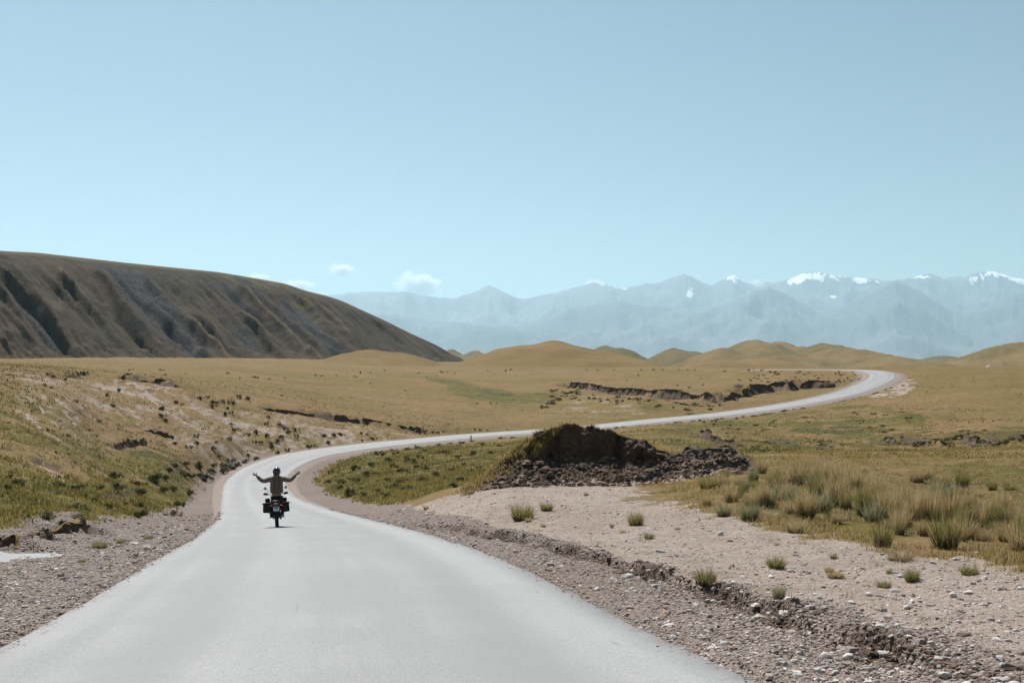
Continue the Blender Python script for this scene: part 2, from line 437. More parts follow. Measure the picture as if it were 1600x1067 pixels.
# eroded bank on the left
er = region([(20,580),(90,582),(150,588),(200,598),(290,612),(400,638),(470,650),(560,660),(690,678),(640,688),(560,694),(470,708),(400,722),(340,738),(290,715),(270,690),(200,700),(120,690),(70,655),(20,620)], 0.05)
er2 = region([(300,640),(400,645),(470,655),(560,665),(680,680),(560,692),(470,706),(400,718),(350,722),(300,700),(250,690),(270,660)], 0.04)
SOIL = np.maximum(SOIL, er * np.clip(.30 + .8 * n1 + .6 * n2, 0, .8))
SOIL = np.maximum(SOIL, er2 * np.clip(.43 + .5 * n1 + .6 * n2 + .2 * n3, .05, .8))
for P, v in (([(35,640),(50,648),(75,672),(100,690),(85,688),(55,665)], .95), ([(60,618),(78,638),(92,660),(80,655),(62,632)], .85), ([(90,630),(112,640),(130,660),(112,664),(100,650)], .8),
             ([(55,722),(75,728),(110,748),(95,750),(65,735)], .7), ([(120,596),(180,600),(200,612),(150,612)], .8), ([(45,780),(85,785),(100,800),(70,798)], .45), ([(210,600),(240,612),(300,665),(285,668),(240,635)], .8)):
    SOIL = np.maximum(SOIL, v * region(P, 0.02) * sstep(-.5, .1, n2 + .3 * n1))
for P in ([(170,590),(290,605),(290,640),(200,625)], [(140,655),(190,650),(190,668),(150,668)]):
    SOIL = np.maximum(SOIL, .6 * region(P, 0.03) * sstep(-.1, .25, n1 + n2))
SOIL = np.maximum(SOIL, .85 * region([(1395,592),(1425,592),(1432,608),(1400,620),(1360,622)], .03) * sstep(-.4, .1, n1 + n2 * .5))
SOIL = np.maximum(SOIL, .5 * region([(860,640),(900,622),(935,612),(960,618),(990,640),(1020,648),(940,656),(890,650)], .03) * sstep(-.15, .2, n1 + n2 * .5))
# green ground
GREEN = region([(0,740),(80,752),(160,748),(280,735),(340,745),(345,760),(300,775),(240,800),(150,815),(60,822),(-60,822),(-60,740)], .06) * 0.9
GREEN = np.maximum(GREEN, .62 * region([(-60,600),(60,610),(200,640),(300,690),(340,730),(280,740),(100,752),(-60,740)], .08) * sstep(-.45, .25, n1 + n3 * .7))
GREEN = np.maximum(GREEN, .95 * region([(490,745),(560,712),(640,700),(760,690),(880,682),(1000,678),(900,700),(800,715),(760,745),(700,765),(640,775),(560,782),(500,770)], .05) * sstep(-.55, .1, n1 + n3 * .3 + .1 * n2))
GREEN = np.maximum(GREEN, .75 * region([(1000,668),(1140,655),(1260,640),(1340,630),(1420,640),(1500,668),(1620,668),(1620,690),(1500,692),(1400,700),(1300,704),(1180,715),(1050,700)], .06) * sstep(-.45, .2, n1 + n3))
GREEN = np.maximum(GREEN, .8 * region([(1090,778),(1200,770),(1300,730),(1400,740),(1600,735),(1700,760),(1700,830),(1450,830),(1380,850),(1240,822)], .08) * sstep(-.5, .3, n1 + n2 * .5))
GREEN = np.maximum(GREEN, .65 * region([(1420,740),(1500,722),(1600,730),(1650,745),(1500,752)], .05))
GREEN = np.maximum(GREEN, .8 * region([(660,588),(720,596),(800,615),(860,612),(900,602),(880,612),(850,632),(780,632),(720,618)], .06))
GREEN = np.maximum(GREEN, .5 * region([(950,620),(1050,632),(1140,640),(1000,648)], .04))
GREEN *= (1 - SOIL)
# gravel thrown beside the road; the shoulder is wide near the camera
wl_ = np.where(RSIDE < 0, np.interp(GY, [-40, 5, 30, 45, 65, 100, 140, 400], [5, 5.5, 6.8, 5.0, 3.6, 2.4, 1.6, 1.3]),
               np.interp(GY, [-40, 5, 12, 20, 30, 45, 60, 90, 140, 180, 400], [2.6, 2.9, 2.7, 2.5, 2.6, 2.8, 3.4, 3.2, 3.0, 2.2, 1.6]))
GRAV = 1 - sstep(-0.5, 0.7, EDGE - wl_ - 0.8 * n1)
GRAV = np.maximum(GRAV, 0.85 * EMB * (1 - sstep(1.5, 5.5, EDGE)) * sstep(60, 110, GY))
GRAV = np.where(EDGE > 30, 0, GRAV)
DARK = np.clip(SCARP * 1.1, 0, 1)  # step faces darkened: their shade is put into the earth colour
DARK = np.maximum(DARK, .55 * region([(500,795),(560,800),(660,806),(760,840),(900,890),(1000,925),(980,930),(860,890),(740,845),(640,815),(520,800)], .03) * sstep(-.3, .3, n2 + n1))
# small relief of each cover
rough = 0.035 * SOIL + 0.05 * GRAV * sstep(0.3, 1.2, EDGE) + 0.06 * (1 - SOIL) * (1 - GRAV) * sstep(20, 60, RR)
Z += rough * (fbm(GX / .45, GY / .45, 3, 81) + 0.5 * ridged(GX / 1.2, GY / 1.2, 2, 82)) * sstep(0.1, 0.8, EDGE) * (1 - sstep(200, 320, RR))
Z += SOIL * sstep(.5, 2.5, EDGE) * (1 - sstep(70, 110, RR)) * (.10 * (ridged(GX / 2.4, GY / 2.4, 3, 86) - .5) + .05 * fbm(GX / .7, GY / .7, 2, 87))
Z += DARK * 0.16 * fbm(GX / .5, GY / .5, 3, 83) * (1 - sstep(60, 100, RR))
Z += er * (0.30 * fbm(GX / 5, GY / 5, 3, 84) + .22 * fbm(GX / 1.3, GY / 1.3, 2, 85)) * sstep(2, 8, EDGE)

MASK = np.stack([SOIL, GREEN, GRAV, DARK], -1)

def ground_z(x, y):
    x = np.atleast_1d(np.asarray(x, float)); y = np.atleast_1d(np.asarray(y, float))
    fa = np.interp(np.arctan2(x, y), az, np.arange(len(az))); fr = np.interp(np.hypot(x, y), rr, np.arange(len(rr)))
    i = np.minimum(fa.astype(int), len(az) - 2); j = np.minimum(fr.astype(int), len(rr) - 2); a = fa - i; b = fr - j
    return (Z[i, j] * (1 - a) + Z[i + 1, j] * a) * (1 - b) + (Z[i, j + 1] * (1 - a) + Z[i + 1, j + 1] * a) * b
def mask_at(x, y, A):
    i = np.clip(np.round(np.interp(np.arctan2(x, y), az, np.arange(len(az)))).astype(int), 0, len(az) - 1)
    j = np.clip(np.round(np.interp(np.hypot(x, y), rr, np.arange(len(rr)))).astype(int), 0, len(rr) - 1)
    return A[i, j]
DSF = np.exp(np.linspace(math.log(6), math.log(900), 2600))
def hit(px, py):
    """ground point seen at a picture position: (x, y, z)"""
    u = (px - CX) / F; y = DSF * S; x = u * y; z = ground_z(x, y)
    k = np.nonzero(HY - F * z / y <= py)[0]
    i = k[0] if len(k) else len(y) - 1
    return float(x[i]), float(y[i]), float(z[i])

# ------------------------------------------------------------------ ground material
m = NT('valley_ground'); c = m.coord(); at = m.attr('cover')
sep = m.n('ShaderNodeSeparateColor'); m.set(sep.inputs[0], at.outputs['Color'])
nL = m.noise(c, .012, 4); nM = m.noise(c, .09, 5, .6); nS = m.noise(c, .9, 5, .65); nF = m.noise(c, 7, 4, .65); nX = m.noise(c, 38, 3, .6)
nst = m.noise(m.mapv(c, (.02, .16, .1), (0, 0, .15)), 1.0, 5, .6)
gold = m.mix(m.rng(nM, .3, .7), (.194, .127, .048), (.146, .099, .037))
gold = m.mix(m.rng(nst, .4, .62, 0, .85), gold, (.212, .13, .06))
gold = m.mix(m.rng(nL, .42, .6, 0, .75), gold, (.148, .108, .029))
gold = m.mix(m.rng(nS, .5, .68, 0, .7), gold, (.085, .058, .022))
gold = m.mix(m.rng(m.noise(c, .035, 5, .65), .5, .66, 0, .7), gold, (.12, .088, .027))
gold = m.mix(m.rng(nF, .45, .75, 0, .5), gold, (.26, .168, .07))
green = m.mix(m.rng(nS, .35, .65), (.15, .115, .022), (.07, .066, .016))
green = m.mix(m.rng(nM, .42, .66, 0, .85), green, (.045, .05, .015))
green = m.mix(m.rng(nF, .5, .75, 0, .55), green, (.21, .145, .042))
soil = m.mix(m.rng(nM, .35, .65), (.34, .27, .222), (.262, .2, .16))
soil = m.mix(m.rng(nS, .45, .7, 0, .6), soil, (.39, .325, .28))
soil = m.mix(m.rng(nF, .52, .72, 0, .55), soil, (.2, .152, .124))
soil = m.mix(m.rng(nX, .54, .68, 0, .6), soil, (.16, .125, .1))
vc = m.n('ShaderNodeTexVoronoi'); m.set(vc.inputs['Vector'], c); vc.inputs['Scale'].default_value = 17
vc2 = m.n('ShaderNodeTexVoronoi'); m.set(vc2.inputs['Vector'], c); vc2.inputs['Scale'].default_value = 48
sepv = m.n('ShaderNodeSeparateColor'); m.set(sepv.inputs[0], vc.outputs['Color'])
sepw = m.n('ShaderNodeSeparateColor'); m.set(sepw.inputs[0], vc2.outputs['Color'])
grav = m.mix(m.rng(sepv.outputs[0], 0, 1, smooth=False), (.15, .112, .09), (.27, .215, .185))
grav = m.mix(m.rng(sepw.outputs[1], 0, 1, 0, .5, smooth=False), grav, (.36, .31, .28))
grav = m.mix(m.rng(nM, .4, .65, 0, .5), grav, (.2, .145, .11))
soil = m.mix(m.rng(sepw.outputs[2], .84, .9, 0, .55), soil, (.46, .405, .36))
soil = m.mix(m.rng(sepw.outputs[0], .14, .08, 0, .6), soil, (.13, .1, .082))
soil = m.mix(m.rng(sepv.outputs[2], .9, .93, 0, .5), soil, (.2, .16, .13))
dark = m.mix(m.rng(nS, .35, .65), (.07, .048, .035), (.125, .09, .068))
def edge(v, lo, hi, amt=.8):
    w_ = m.math('ADD', v, m.math('MULTIPLY', m.math('SUBTRACT', m.math('ADD', m.math('MULTIPLY', nS, .5), m.math('ADD', m.math('MULTIPLY', nF, .35), m.math('MULTIPLY', nX, .15))), .5), amt))
    return m.rng(w_, lo, hi)
col = m.mix(edge(sep.outputs[1], .3, .62), gold, green)
e_soil = edge(sep.outputs[0], .28, .72, 1.1); e_grav = edge(sep.outputs[2], .34, .6, .6)
col = m.mix(e_soil, col, soil)
col = m.mix(e_grav, col, grav)
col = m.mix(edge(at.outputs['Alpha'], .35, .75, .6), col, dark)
hgt = m.math('ADD', m.math('MULTIPLY', nS, 1.2), m.math('ADD', m.math('MULTIPLY', nF, .5), m.math('MULTIPLY', nX, .12)))
gh = m.math('MULTIPLY', m.math('SUBTRACT', 1.0, vc.outputs['Distance']), m.math('MULTIPLY', e_grav, .35))
nrm = m.bump(m.math('ADD', hgt, gh), .9, .24)
MAT_GROUND = m.done(m.pbr(col, .95, nrm, .15))

verts = np.stack([GX, GY, Z], -1).reshape(-1, 3)
gf = grid_faces(*GX.shape)
ground = mesh_np('ground', verts, gf, MAT_GROUND, {'cover': MASK.reshape(-1, 4)})
tag(ground, 'rolling dry grassland valley with golden plain and bare eroded banks', 'ground', kind='structure')

# ------------------------------------------------------------------ road
tan_ = np.gradient(RC[:, :2], axis=0); tan_ /= np.linalg.norm(tan_, axis=1)[:, None]
nrm_ = np.stack([tan_[:, 1], -tan_[:, 0]], 1)                          # to the right
along = np.concatenate([[0], np.cumsum(np.linalg.norm(np.diff(RC, axis=0), axis=1))])
def ribbon(name, offs, zoff, mat, jitter=None, **kw):
    n = len(RC); k = len(offs)
    V = np.zeros((n, k, 3)); A = np.zeros((n, k, 4))
    for i, o in enumerate(offs):
        oo = np.full(n, float(o))
        if jitter is not None: oo = oo + jitter(i, along)
        V[:, i, 0] = RC[:, 0] + nrm_[:, 0] * oo; V[:, i, 1] = RC[:, 1] + nrm_[:, 1] * oo
        V[:, i, 2] = RC[:, 2] + zoff[i]
        A[:, i, 0] = oo; A[:, i, 1] = along; A[:, i, 3] = 1
    return mesh_np(name, V.reshape(-1, 3), grid_faces(n, k), mat, {'lane': A.reshape(-1, 4)}, **kw)
m = NT('asphalt'); c = m.coord(); at = m.attr('lane'); sp = m.n('ShaderNodeSeparateColor'); m.set(sp.inputs[0], at.outputs['Color'])
x_, l_ = sp.outputs[0], sp.outputs[1]
cv = m.n('ShaderNodeCombineXYZ'); m.set(cv.inputs[0], x_); m.set(cv.inputs[1], m.math('MULTIPLY', l_, .03))
streak = m.noise(cv.outputs[0], 1.6, 4, .6)
cv2 = m.n('ShaderNodeCombineXYZ'); m.set(cv2.inputs[0], x_); m.set(cv2.inputs[1], m.math('MULTIPLY', l_, .004))
lane = m.noise(cv2.outputs[0], .62, 2, .5)
big = m.noise(c, .22, 4, .6); fine = m.noise(c, 26, 4, .7); grit = m.noise(c, 90, 2, .6)
wx = m.math('ADD', x_, m.math('MULTIPLY', m.math('SUBTRACT', m.noise(c, .35, 3), .5), .7))
seam = m.rng(m.math('ABSOLUTE', m.math('ADD', wx, .15)), .0, .38, 1, 0)
col = m.mix(m.rng(big, .35, .65), (.268, .262, .257), (.205, .2, .198))
col = m.mix(m.rng(streak, .38, .62, 0, .75), col, (.205, .203, .204))
col = m.mix(m.rng(lane, .4, .62, 0, .5), col, (.315, .31, .304))
col = m.mix(m.math('MULTIPLY', seam, m.rng(streak, .3, .6, .15, .4)), col, (.22, .219, .222))
col = m.mix(m.rng(fine, .45, .62, 0, .6), col, (.19, .187, .186))
col = m.mix(m.rng(grit, .5, .62, 0, .6), col, (.44, .43, .415))
ck = m.voro(m.mix(.12, c, m.n('ShaderNodeTexNoise').outputs['Color']), .55, 'Distance', 'DISTANCE_TO_EDGE')
cv3 = m.n('ShaderNodeCombineXYZ'); m.set(cv3.inputs[0], x_); m.set(cv3.inputs[1], m.math('MULTIPLY', l_, .09))
col = m.mix(m.rng(m.noise(cv3.outputs[0], 5.5, 3, .5), .66, .74, 0, .5), col, (.17, .17, .175))
wt = m.rng(m.math('ABSOLUTE', m.math('SUBTRACT', m.math('ABSOLUTE', wx), 1.75)), .15, .75, .5, 0)
col = m.mix(wt, col, (.205, .202, .2))
ex = m.math('ADD', m.math('ABSOLUTE', x_), m.math('MULTIPLY', m.math('SUBTRACT', m.noise(c, 1.8, 4, .65), .5), .7))
col = m.mix(m.rng(ex, HALF - .16, HALF + .12, 0, .7), col, (.21, .17, .145))
nr = m.bump(m.math('ADD', m.math('MULTIPLY', fine, 1.0), m.math('MULTIPLY', grit, .6)), .35, .012)
MAT_ROAD = m.done(m.pbr(col, .78, nr, .35))
def rj(i, s):
    if i in (0, 1, 11, 12): return 0.07 * perlin(s / .9, s * 0 + i % 2 + (5 if i > 5 else 0), 91) + 0.05 * perlin(s / .25, s * 0 + (5 if i > 5 else 0), 92) + .12 * perlin(s / 6, s * 0 + (5 if i > 5 else 0), 93)
    return s * 0
offs = [-HALF - .03, -HALF, -HALF * .86, -HALF * .66, -HALF * .44, -HALF * .22, 0, HALF * .22, HALF * .44, HALF * .66, HALF * .86, HALF, HALF + .03]
crown = [-.07, 0.0, .004, .01, .016, .022, .026, .022, .016, .01, .004, 0.0, -.07]
road = ribbon('road', offs, crown, MAT_ROAD, rj)
tag(road, 'pale grey winding asphalt road curving through the valley', 'road', kind='structure')

# gravel shoulders of the far road, banked up on both sides
m = NT('shoulder_gravel'); c = m.coord()
a = m.noise(c, 3.0, 5, .7); b = m.noise(c, 16, 4, .7); d = m.noise(c, .25, 3)
col = m.mix(m.rng(a, .35, .65), (.19, .148, .125), (.27, .22, .19))
col = m.mix(m.rng(b, .45, .7, 0, .6), col, (.35, .3, .27)); col = m.mix(m.rng(d, .4, .6, 0, .35), col, (.25, .19, .15))
MAT_SHOULDER = m.done(m.pbr(col, .95, m.bump(m.math('ADD', a, b), .7, .06), .15))
for sgn, nm in ((-1, 'left'), (1, 'right')):
    wv = np.interp(RC[:, 1], [-60, 45, 90, 150, 400], [.10, .10, .8, 1.5, 1.6])
    def sj(i, s, sgn=sgn): return sgn * ([-.15, 0.0, 0, 0][i] + (wv * [0, .35, .75, 1.5][i]) * (1 + .3 * perlin(s / 2.5, s * 0 + sgn * 3 + i, 95)))
    zo = [-.03, -.035, -.075, -.42]
    o = ribbon('road_shoulder', [sgn * HALF] * 4, zo, MAT_SHOULDER, sj)
    if sgn < 0:
        o.data.flip_normals()
    tag(o, 'strip of grey brown gravel along the %s edge of the asphalt' % ('left' if sgn < 0 else 'right'), 'road shoulder', kind='structure')

# stream pan
m = NT('pale_water'); c = m.coord()
a = m.noise(m.mapv(c, (1, 2.6, 1)), 1.4, 5, .65); b = m.noise(c, 9, 4, .6)
col = m.mix(m.rng(a, .38, .62), (.5, .47, .43), (.27, .24, .21))  # pale and darker tones mixed in streaky patches
MAT_WATER = m.done(m.pbr(col, m.rng(a, .3, .7, .08, .4), m.bump(m.math('ADD', m.math('MULTIPLY', a, .5), b), .5, .03), .5))
N = 90; ang = np.linspace(0, 2 * math.pi, N, endpoint=False)
rad = 1 + .22 * perlin(np.cos(ang) * 2.2, np.sin(ang) * 2.2, 5) + .1 * perlin(np.cos(ang) * 7, np.sin(ang) * 7, 6)
rings = [np.stack([sx - 1.0 + 3.6 * k * rad * np.cos(ang), sy + 1.75 * k * rad * np.sin(ang), np.full(N, STREAM_Z)], 1) for k in (1, .66, .33, .05)]
V = np.concatenate(rings); fc = []
for r in range(3):
    for i in range(N): fc.append((r * N + i, r * N + (i + 1) % N, (r + 1) * N + (i + 1) % N, (r + 1) * N + i))
o = mesh_np('stream', V, np.array(fc), MAT_WATER)
tag(o, 'shallow pale water gleaming beside the left gravel', 'stream', kind='structure')
# ------------------------------------------------------------------ great hill on the left
def mat_hill():
    m = NT('hill_turf'); c = m.coord(); at = m.attr('cover'); sp = m.n('ShaderNodeSeparateColor'); m.set(sp.inputs[0], at.outputs['Color'])
    a = m.noise(c, .02, 5, .6); b = m.noise(c, .12, 5, .65); d = m.noise(c, .7, 4, .7); f = m.noise(c, 2.4, 3, .7)
    col = m.mix(m.rng(a, .35, .65), (.108, .078, .052), (.072, .059, .04))
    col = m.mix(m.rng(b, .42, .7, 0, .6), col, (.05, .044, .031))
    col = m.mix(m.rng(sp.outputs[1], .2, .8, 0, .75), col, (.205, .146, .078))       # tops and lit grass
    col = m.mix(m.rng(m.math('ADD', sp.outputs[2], m.math('MULTIPLY', m.math('SUBTRACT', b, .5), .7)), .4, .65, 0, .8), col, (.15, .13, .04))
    sc = m.rng(m.math('ADD', sp.outputs[0], m.math('MULTIPLY', m.math('SUBTRACT', m.math('ADD', m.math('MULTIPLY', b, .5), m.math('MULTIPLY', d, .5)), .5), 1.3)), .42, .66)
    rock = m.mix(m.rng(d, .4, .62), (.035, .034, .035), (.1, .092, .088)); rock = m.mix(m.rng(f, .5, .7, 0, .6), rock, (.19, .175, .165))
    col = m.mix(sc, col, rock)
    col = m.mix(m.rng(d, .5, .68, 0, .65), col, (.03, .028, .02))
    col = m.mix(m.rng(f, .55, .7, 0, .4), col, (.17, .13, .08))
    h = m.math('ADD', b, m.math('ADD', m.math('MULTIPLY', d, .5), m.math('MULTIPLY', f, .2)))
    return m.done(m.pbr(col, .95, m.bump(h, 1.0, 2.4), .1))
MAT_HILL = mat_hill()
crest = [(-700,372),(-400,378),(-150,388),(0,392),(60,395),(130,403),(200,411),(280,419),(340,425),(400,435),(445,443),(480,455),(510,462),(535,470),(560,482),(600,500),(640,520),(680,538),(712,556),(745,572),(800,590)]
cpx = np.array([p[0] for p in crest]); cpy = np.array([p[1] for p in crest])
ss = np.linspace(-350, 800, 500)
dd = (650 + np.where(ss > 0, ss / 712 * 550, 110 * (np.exp(ss / 500) - 1) * 1.0)) * S
hx = (ss - CX) / F * dd; hy = dd; hz = (HY - np.interp(ss, cpx, cpy)) / F * dd
# soften the polyline
for _ in range(12): hz[1:-1] = .25 * hz[:-2] + .5 * hz[1:-1] + .25 * hz[2:]
BASE = -3.0
fall = np.array([.72, -.69])
qq = np.concatenate([np.linspace(-200, 0, 25)[:-1], np.linspace(0, 240, 200)])
SSi, QQ = np.meshgrid(np.arange(len(ss)), qq, indexing='ij')
X0 = hx[SSi] + fall[0] * QQ; Y0 = hy[SSi] + fall[1] * QQ
Hc = hz[SSi] - BASE
run = np.maximum(Hc, 2) / math.tan(math.radians(29))
tq = np.clip(QQ / run, 0, 1.25)
prof = np.where(QQ >= 0, 1 - 0.10 * sstep(0, .2, tq) * tq * 5 * .2 - tq * .93, 1 - (QQ / 260.0) ** 2 * .6)
prof = np.where(QQ >= 0, np.where(tq < .8, 1 - tq * (.86 + .14 * sstep(0, .35, tq)), .2 * (1 - sstep(.8, 1.25, tq))), prof)
sm = np.arange(len(ss)) * (np.hypot(*(np.array([hx[-1] - hx[0], hy[-1] - hy[0]]))) / len(ss))
sl = sm[SSi] + 9 * fbm(sm[SSi] / 90, QQ / 90, 2, 102) + 2.5 * fbm(sm[SSi] / 20, QQ / 18, 2, 105)
gul = ridged(sl / 44 + 7.3, QQ / 460 + 3, 3, 101, .55)
gul = np.minimum(gul, 1 - .75 * np.exp(-((ss[SSi] - 158 + 10 * fbm(QQ / 40, QQ * 0, 2, 77)) / 13.0) ** 2))
gul2 = ridged(sl / 17, QQ / 150, 2, 103)
env = sstep(.06, .3, tq) * (1 - sstep(.8, 1.15, tq))
ZH = BASE + Hc * prof + env * np.clip(Hc / 70, 0.1, 1.3) * ((gul - .62) * 22 + (gul2 - .6) * 6.5 + (ridged(sl / 7.5, QQ / 70, 2, 107) - .6) * 2.6) + .9 * fbm(X0 / 9, Y0 / 9, 3, 104) * sstep(0, .08, np.abs(tq))
gzh = ground_z(X0.ravel(), Y0.ravel()).reshape(X0.shape)
foot = sstep(.85, 1.1, tq)
ZH = ZH * (1 - foot) + np.minimum(ZH, gzh - 4.0) * foot
ZH = np.where(tq > 1.05, np.minimum(ZH, gzh - 4.0), ZH)
scree = np.clip(sstep(.62, .3, gul) * .0, 0, 1)
def spot(px0, px1, q0, q1, soft=12):
    a_ = ss[SSi]; return sstep(px0 - soft, px0 + soft, a_) * (1 - sstep(px1 - soft, px1 + soft, a_)) * sstep(q0 - .08, q0 + .08, tq) * (1 - sstep(q1 - .12, q1 + .12, tq))
low = 1 - sstep(.45, .72, gul)
scree = 1.0 * spot(128, 200, .05, .6) + .8 * spot(140, 185, .5, .95) + .6 * spot(220, 330, .1, .75) * low + .65 * spot(390, 470, .2, .95) * low + .5 * spot(-60, 80, .35, .8) * low + .7 * spot(330, 420, .0, .5) * low + .28 * env * low
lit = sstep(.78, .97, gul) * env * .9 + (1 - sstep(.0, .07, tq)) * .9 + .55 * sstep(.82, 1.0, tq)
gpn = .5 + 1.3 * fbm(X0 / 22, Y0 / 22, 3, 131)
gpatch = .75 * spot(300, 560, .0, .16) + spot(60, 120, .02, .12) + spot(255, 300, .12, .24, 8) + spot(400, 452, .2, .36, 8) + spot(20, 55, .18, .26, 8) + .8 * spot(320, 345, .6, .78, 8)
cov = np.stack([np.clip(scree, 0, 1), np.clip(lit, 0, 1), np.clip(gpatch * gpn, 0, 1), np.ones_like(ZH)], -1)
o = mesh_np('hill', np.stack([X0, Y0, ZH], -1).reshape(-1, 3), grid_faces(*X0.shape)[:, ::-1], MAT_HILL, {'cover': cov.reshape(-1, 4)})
tag(o, 'large dark grey brown hill with scree gullies on the left', 'hill', kind='structure')

# ------------------------------------------------------------------ rolling hills behind the plain
def mat_roll(name, c1, c2, c3):
    m = NT(name); c = m.coord()
    a = m.noise(c, .012, 5, .6); b = m.noise(c, .09, 5, .7); d = m.noise(c, .5, 4, .7)
    col = m.mix(m.rng(a, .38, .62), c1, c2); col = m.mix(m.rng(b, .48, .72, 0, .7), col, c3)
    col = m.mix(m.rng(d, .5, .75, 0, .35), col, tuple(x * .5 for x in c1))
    return m.done(m.pbr(col, .95, m.bump(m.math('ADD', b, m.math('MULTIPLY', d, .4)), .6, 1.2), .1))
MG = mat_roll('dry_gold_turf', (.19, .122, .048), (.15, .1, .036), (.215, .145, .066))
MO = mat_roll('olive_turf', (.11, .095, .038), (.15, .108, .046), (.075, .07, .033))
MT = mat_roll('tan_turf', (.175, .122, .055), (.13, .102, .044), (.21, .15, .075))
def roll_hill(label, mat, bumps, u0, u1, d0, d1, base, seed, nu=260, nd=130, rough=.15):
    """one hill: several swells joined; bumps = (column, row of top, distance, half width in columns, half depth in m)"""
    nu = int(nu * .7); nd = int(nd * .7)
    px = np.linspace(u0, u1, nu); dl = np.linspace(d0, d1, nd)
    PX, DL = np.meshgrid(px, dl, indexing='ij'); X = (PX - CX) / F * DL; Y = DL
    L = []; amp = 0
    wx = 14 * fbm(X / 90, Y / 90, 2, seed); 
    for (bx, by, bd, wpx, wd) in bumps:
        cx = (bx - CX) / F * bd; top = (HY - by) / F * bd - base; wm = wpx / F * bd
        r2_ = ((X - cx + wx * .4) / wm) ** 2 + ((Y - bd + wx) / wd) ** 2
        shape = .72 * np.exp(-r2_ * .55) + .28 * np.exp(-np.sqrt(r2_ + .02) * 1.3 + .18)
        L.append(top * shape); amp = max(amp, top)
    kk = 9.0 / amp
    H = np.log(sum(np.exp(np.array(h) * kk) for h in L) - (len(L) - 1)) / kk
    k = np.clip(H / amp, 0, 1)
    H = H + rough * amp * ((ridged(X / 70, Y / 120, 2, seed + 2) - .6) * 1.3 + .3 * (ridged(X / 30 + Y / 60, Y / 70, 2, seed + 3) - .6)) * k * (1.05 - k) * 3 + .04 * amp * fbm(X / 25, Y / 25, 3, seed + 4) * sstep(0, .2, k)
    edge_ = np.minimum(np.minimum(PX - u0, u1 - PX) / (u1 - u0), np.minimum(DL - d0, d1 - DL) / (d1 - d0))
    Zr = base + H - 4 * (1 - sstep(0, .06, k)) - 6 * (1 - sstep(0, .03, edge_))
    o = mesh_np('hill', np.stack([X, Y, Zr], -1).reshape(-1, 3), grid_faces(nu, nd)[:, ::-1], mat)
    return tag(o, label, 'hill', kind='structure')
roll_hill('low pale golden knoll at the foot of the dark hill', MG, [(572,546,560,75,60),(620,552,560,80,50)], 440, 760, 440, 660, -6, 201, 200, 90, .04)
roll_hill('rounded golden hill in the middle of the plain', MG, [(868,532,640,75,70),(815,541,630,105,70),(930,550,640,95,60)], 640, 1110, 470, 800, -6, 202, 260, 110, .1)
roll_hill('small rounded grey green hill right of the golden one', MO, [(945,540,1500,42,120),(975,545,1450,45,110)], 860, 1070, 1200, 1800, -14, 203, 160, 90)
roll_hill('low olive hill left of the long ridge', MO, [(1050,544,1400,48,120),(1085,551,1380,50,110)], 980, 1170, 1150, 1700, -14, 204, 160, 90)
roll_hill('long tan ridge of rounded tops behind the far bend', MT, [(1175,531,1150,60,150),(1215,533,1250,42,120),(1130,546,1080,60,110),(1280,539,1100,70,130),(1330,549,1050,70,120)], 1030, 1470, 820, 1450, -12, 205, 340, 170, .2)
roll_hill('gentle golden swell in front of the long ridge', MG, [(1190,559,800,90,70),(1130,563,780,80,60)], 1020, 1330, 650, 930, -8, 206, 200, 80, .06)
roll_hill('low brown hill with a dark hollow beyond the bend', MT, [(1390,556,850,60,80),(1430,564,820,80,70)], 1290, 1540, 680, 1010, -9, 207, 200, 90, .16)
roll_hill('broad tan hill with ridges at the right edge', MT, [(1585,538,1050,75,150),(1680,530,1100,120,170),(1520,561,950,60,100)], 1420, 1900, 780, 1400, -10, 208, 320, 150, .22)
roll_hill('far low blue green ridge before the mountains', MO, [(1470,556,2600,70,250),(1410,562,2600,60,220),(1540,560,2500,80,250)], 1320, 1660, 2100, 3100, -25, 209, 160, 80)
roll_hill('tiny distant hills behind the foot of the dark hill', MO, [(705,545,2600,30,200),(742,548,2500,35,200),(780,556,2500,60,200)], 640, 860, 2150, 3000, -25, 210, 140, 70)
o = roll_hill('small pale earth scar low on the right hand hill', simple_mat('pale_scar', (.42,.34,.28), .95, .1, 0, .3, .4), [(1545,569,775,9,5),(1551,573,773,7,4)], 1526, 1566, 764, 786, -4.5, 211, 60, 40, .3)

# ------------------------------------------------------------------ mountains
def mat_mount(name, c1, c2, c3):
    m = NT(name); c = m.coord(); at = m.attr('cover'); sp = m.n('ShaderNodeSeparateColor'); m.set(sp.inputs[0], at.outputs['Color'])
    a = m.noise(c, .0005, 5, .6); b = m.noise(c, .0026, 5, .7)
    col = m.mix(m.rng(a, .4, .6), c1, c2); col = m.mix(m.rng(b, .5, .7, 0, .6), col, c3)
    sn = m.rng(m.math('ADD', sp.outputs[0], m.math('MULTIPLY', m.math('SUBTRACT', b, .5), .8)), .42, .56)
    col = m.mix(sn, col, (.93, .94, .96))
    return m.done(m.pbr(col, .9, m.bump(b, .5, 140), .1))
MM = mat_mount('mountain_rock', (.15, .16, .18), (.085, .095, .115), (.22, .225, .24))
MF = mat_mount('foothill_rock', (.085, .097, .105), (.125, .132, .138), (.06, .07, .08))
MD = mat_mount('forest_foothill', (.05, .06, .045), (.07, .075, .055), (.04, .05, .04))
